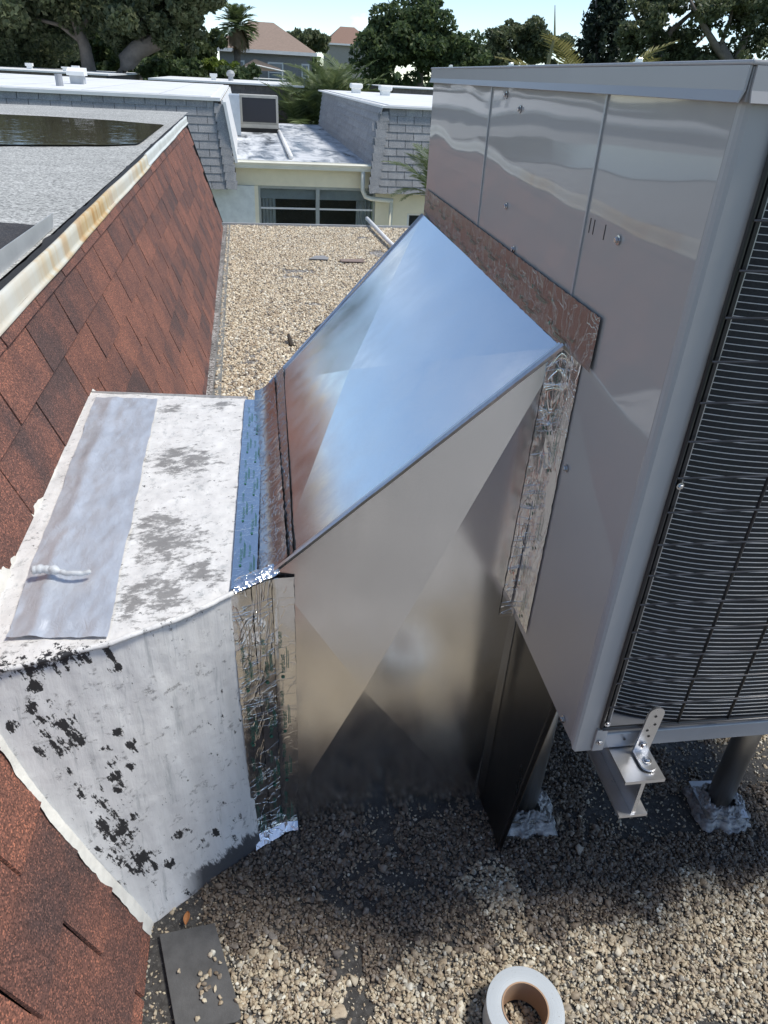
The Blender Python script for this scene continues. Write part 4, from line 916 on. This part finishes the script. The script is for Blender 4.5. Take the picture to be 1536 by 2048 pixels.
tree('oak_tree', 'leaning oak with thick curved trunk and dark crown left of the sabal palm', 'tree', 41, [(236, 152, .45), (252, 125, .42), (275, 100, .40), (310, 85, .36), (335, 72, .3)],
     [(300, 20, 85, 50), (360, 10, 60, 50), (385, 55, 32, 35), (250, 40, 60, 40, 1), (330, -50, 80, 50)], 26000, .27, L_OAK, 2, [[(330, 74, .25), (350, 40, .18), (380, 0, .1)], [(285, 96, .2), (290, 50, .15), (275, 0, .1)], [(300, 88, .12), (330, 95, .1), (360, 88, .06)]])
tree('broadleaf_tree', 'leafy mid-green tree filling the gap behind the oak trunks', 'tree', 52, [(100, 150, .2), (100, 90, .15)], [(20, 100, 70, 45), (110, 105, 60, 40), (215, 100, 60, 45), (150, 60, 70, 40)], 20000, .32, L_DARK, 3)
tree('broadleaf_tree', 'light green tree just left of the sabal palm trunk', 'tree', 55, [(385, 150, .2), (385, 100, .15)], [(360, 95, 55, 40), (410, 85, 25, 30), (340, 125, 50, 25), (390, 120, 35, 30)], 15000, .3, L_LIGHT, 4)
def bush(name, label, Y, blobs, n, size, m, seed, cat='shrub'):
    k = Y/FPX*1.12; c0 = py(blobs[0][0], blobs[0][1], Y); t = thing(name, label, cat, (c0.x, Y, -3.2)); B = []
    for q in blobs: c = py(q[0], q[1], Y); B.append(((c.x, Y, c.z), (q[2]*k, min(2, q[2]*k), q[3]*k)))
    link('foliage', leaf_mesh('foliage', clumps(B, n, seed), size, m, seed), t)
    MB().tube([(c0.x, Y, -3.2), (c0.x+.1, Y, c0.z)], [.12, .05], 6).build('stem', M_BARK, t); return t
bush('shrub', 'bright yellow-green shrub at the foot of the sabal palm', 46, [(440, 130, 25, 12), (420, 128, 18, 10), (455, 133, 15, 9)], 2500, .22, L_BRIGHT, 5)
bush('shrub', 'dark green shrub behind the brown shingled building, below the leaning oak', 45, [(370, 142, 45, 14), (320, 140, 40, 14), (500, 150, 50, 10)], 4000, .3, L_DARK, 6)
tree('broadleaf_tree', 'round dense dark green tree rising over the white roof with cap vents', 'tree', 70, [(840, 170, .3), (840, 110, .25)], [(800, 70, 60, 45), (870, 65, 60, 45), (840, 40, 50, 28), (760, 110, 45, 45), (910, 105, 50, 45), (840, 120, 80, 40), (940, 130, 40, 30), (745, 70, 22, 25)], 28000, .40, L_DARK, 7)
tree('broadleaf_tree', 'small distant tree beside the brown hip roof', 'tree', 95, [(620, 110, .2), (620, 85, .15)], [(610, 78, 25, 12), (640, 82, 22, 10), (590, 72, 12, 8)], 3000, .6, L_OAK, 8)
tree('broadleaf_tree', 'loose grey-green tree between the round tree and the conifer', 'tree', 75, [(1030, 170, .3), (1030, 120, .2)], [(1000, 95, 40, 30), (1060, 90, 45, 30), (1030, 70, 35, 18), (1100, 105, 40, 28), (980, 120, 40, 25)], 18000, .36, L_OAK, 9, [[(1030, 130, .12), (1010, 80, .06), (1000, 58, .04)], [(1030, 130, .12), (1060, 75, .06)]])
tree('oak_tree', 'open-crowned oak with twisting limbs showing sky right of the conifer', 'tree', 46, [(1330, 190, .35), (1320, 120, .28), (1300, 70, .2)], [(1290, 30, 60, 45), (1340, -10, 60, 40), (1370, 90, 50, 30), (1270, 100, 40, 30), (1320, 115, 55, 22), (1410, 115, 50, 20)], 14000, .26, L_OAK, 10,
     [[(1315, 105, .2), (1345, 60, .15), (1390, 20, .1), (1420, -20, .06)], [(1300, 75, .15), (1270, 30, .1), (1260, -20, .06)], [(1330, 130, .15), (1370, 110, .1), (1420, 60, .07)]])
tree('oak_tree', 'darker oak with heavy forked limbs above the far end of the grey unit', 'tree', 44, [(1480, 220, .4), (1465, 140, .34), (1440, 90, .25)], [(1440, 10, 60, 45), (1510, 20, 60, 50), (1530, 90, 55, 40), (1450, 120, 50, 22), (1580, 40, 70, 60), (1480, -40, 80, 40)], 16000, .26, L_OAK, 12,
     [[(1462, 135, .25), (1430, 90, .2), (1400, 40, .13), (1380, 0, .07)], [(1465, 140, .25), (1490, 80, .2), (1520, 30, .12)], [(1440, 95, .14), (1460, 40, .1), (1470, -10, .06)]])
# conifer: whorled branches, each with its needles
def conifer(name, label, Y, pxc, top, bot, hw):
    b = py(pxc, bot, Y); tp_ = py(pxc, top, Y); t = thing(name, label, 'tree', (b.x, Y, -3.2)); k = Y/FPX*1.12
    MB().tube([(b.x, Y, -3.2), (b.x, Y, b.z), (tp_.x, Y, tp_.z)], [.3, .22, .04], 8).build('trunk', M_BARK, t, True)
    P = []; r = np.random.default_rng(5); nl = 20
    for i in range(nl):
        f = i/(nl-1); z0 = b.z+(tp_.z-b.z)*f-.5; rad = hw*k*(1-.75*f)
        for a in np.arange(0, 6.28, .75)+r.uniform(0, 1):
            q = r.uniform(.1, 1, 70)**.7; ln_ = rad*r.uniform(.8, 1.15)
            P.append(np.stack([b.x+np.cos(a)*q*ln_+r.normal(0, .13, 70), Y+np.sin(a)*q*ln_+r.normal(0, .13, 70), z0-.25*q*ln_*.6+.5*q**2+r.normal(0, .09, 70)], 1))
    link('crown', leaf_mesh('crown', np.concatenate(P), .32, L_PINE, 3), t)
conifer('conifer_tree', 'dark layered conifer standing above the middle of the grey unit', 58, 1193, -70, 160, 62)
# far tree line all round, one mass nobody could count
r_ = np.random.default_rng(9); B = []
for a in np.arange(0, 2*math.pi, .045):
    R0 = 115+r_.uniform(-8, 25); h = r_.uniform(4.0, 6.5)
    B.append(((R0*math.sin(a), R0*math.cos(a), -3.2+h*.5), (4.2, 3, h*.62)))
struct(link('far_trees', leaf_mesh('far_trees', clumps(B, 42000, 77), 1.5, L_DARK, 77)), 'stuff', 'distant green tree line along the horizon')

# palms: each frond is its own part, sharing one mesh
def frond_mesh(name, ln, nl, lw, droop, leaflet, m, vshape=.35, fan=False):
    mb = MB(); r = random.Random(len(name)*7+nl)
    def rach(t): return Vector((ln*t*(1-.12*droop*t), 0, ln*(.28*t-droop*.62*t*t)))
    mb.tube([rach(i/8) for i in range(9)], [.018*(1-.75*i/8)*max(.5, ln/2) for i in range(9)], 4)
    for i in range(nl):
        t = .12+.88*i/nl; p = rach(t); d = (rach(min(1, t+.03))-rach(t-.03)).normalized()
        for s in (-1, 1):
            L_ = leaflet*(math.sin(math.pi*min(1, t*.9+.08))**.6)*r.uniform(.85, 1.1)
            out = (d*.75+Vector((0, s, 0))*.95+Vector((0, 0, vshape*r.uniform(.4, 1.2)))).normalized(); e = p+out*L_+Vector((0, 0, -.35*L_*droop))
            w = d*lw; mid = p.lerp(e, .5)+Vector((0, 0, .04*L_)); n0 = len(mb.v)
            mb.v += [tuple(p-w*.3), tuple(p+w*.3), tuple(mid+w*.5), tuple(e), tuple(mid-w*.5)]; mb.f.append((n0, n0+1, n0+2, n0+3, n0+4))
    return mb.mesh(name, m)
def palm(name, label, base, top, n, me, seed, el=(-.5, 1.2), tr_rad=.14, cat='palm', multi=None, scale=(.85, 1.15), dead=None):
    t = thing(name, label, cat, base); r = random.Random(seed); base, top = Vector(base), Vector(top)
    stems = multi or [(base, top)]
    for b, tp_ in stems:
        b, tp_ = Vector(b), Vector(tp_); MB().tube([b, b.lerp(tp_, .5)+Vector((r.uniform(-.05, .05), 0, 0)), tp_], [tr_rad*1.15, tr_rad, tr_rad*.9], 8).build('trunk', M_PALMBARK, t, True)
        for i in range(n):
            az = i*2.399+r.uniform(-.3, .3); e = el[0]+(el[1]-el[0])*(((i+.5)/n)); mm = dead if (dead and e < el[0]+.35*(el[1]-el[0]) and r.random() < .75) else me
            link('frond', mm, t, False, Matrix.Translation(tp_) @ Matrix.Rotation(az, 4, 'Z') @ Matrix.Rotation(-e, 4, 'Y') @ Matrix.Scale(r.uniform(*scale), 4))
    return t
F_SABAL = frond_mesh('frond', 1.5, 14, .10, .8, .75, L_PALM, .5); F_SABALD = frond_mesh('frond', 1.5, 14, .10, 1.2, .6, L_DEAD, .1)
p0, p1 = py(470, 150, 50), py(474, 52, 50)
palm('sabal_palm', 'tall sabal palm with brown skirt of dead fronds in front of the brown roof', (p0.x, 50, -3.2), p1, 46, F_SABAL, 3, (-1.35, 1.35), .2, dead=F_SABALD, scale=(.7, 1.0))
F_ARECA = frond_mesh('frond', 2.1, 30, .05, .9, .5, L_PALM, .45)
st = []
for i, (x_, y_) in enumerate(((590, 235), (605, 225), (632, 205), (660, 190), (690, 195), (715, 215), (640, 230), (675, 225), (615, 240))):
    q = py(x_, y_+20, 29.5+1.2*(i % 3)); st.append(((q.x*.97+.06, q.y, -3.2), (q.x, q.y, q.z)))
palm('areca_palm', 'dense thicket of arching feathery palms between the grey mansards', st[0][0], st[0][1], 15, F_ARECA, 4, (.1, 1.35), .05, multi=st, scale=(.7, 1.1))
F_SMALL = frond_mesh('frond', 1.5, 30, .035, 1.0, .34, L_PALM, .35)
q = py(868, 400, 12.2)
palm('areca_palm', 'slender feathery palm against the right grey shingles, beside the unit', (q.x, 12.2, -3.2), (q.x, 12.2, q.z), 16, F_SMALL, 6, (.1, 1.4), .05, scale=(.5, .8))
F_TALL = frond_mesh('frond', 2.2, 34, .05, .7, .42, m_leaf('yellow_palm_leaf', [(0, (.10, .11, .03)), (.5, (.22, .21, .07)), (1, (.36, .33, .13))], .3), .4)
q = py(1165, 262, 9.5)
palm('coconut_palm', 'yellowish palm whose frond tips poke up behind the grey unit', (q.x, 9.5, -3.2), (q.x, 9.5, q.z), 14, F_TALL, 8, (.1, 1.0), .1, scale=(.6, .82))
sp = py(1096, 130, 9.0); s2 = py(1110, 10, 9.0)
tag(MB().tube([(sp.x-.02, 9.0, -3.2), (sp.x, 9.0, sp.z), (sp.x+.03, 9.0, (sp.z+s2.z)/2), (s2.x, 9.0, s2.z)], [.03, .022, .013, .004], 6).build('palm_spear', simple('spear_leaf', (.20, .20, .10), .7), None, True), 'thin unopened palm spear rising straight behind the grey unit', 'palm')
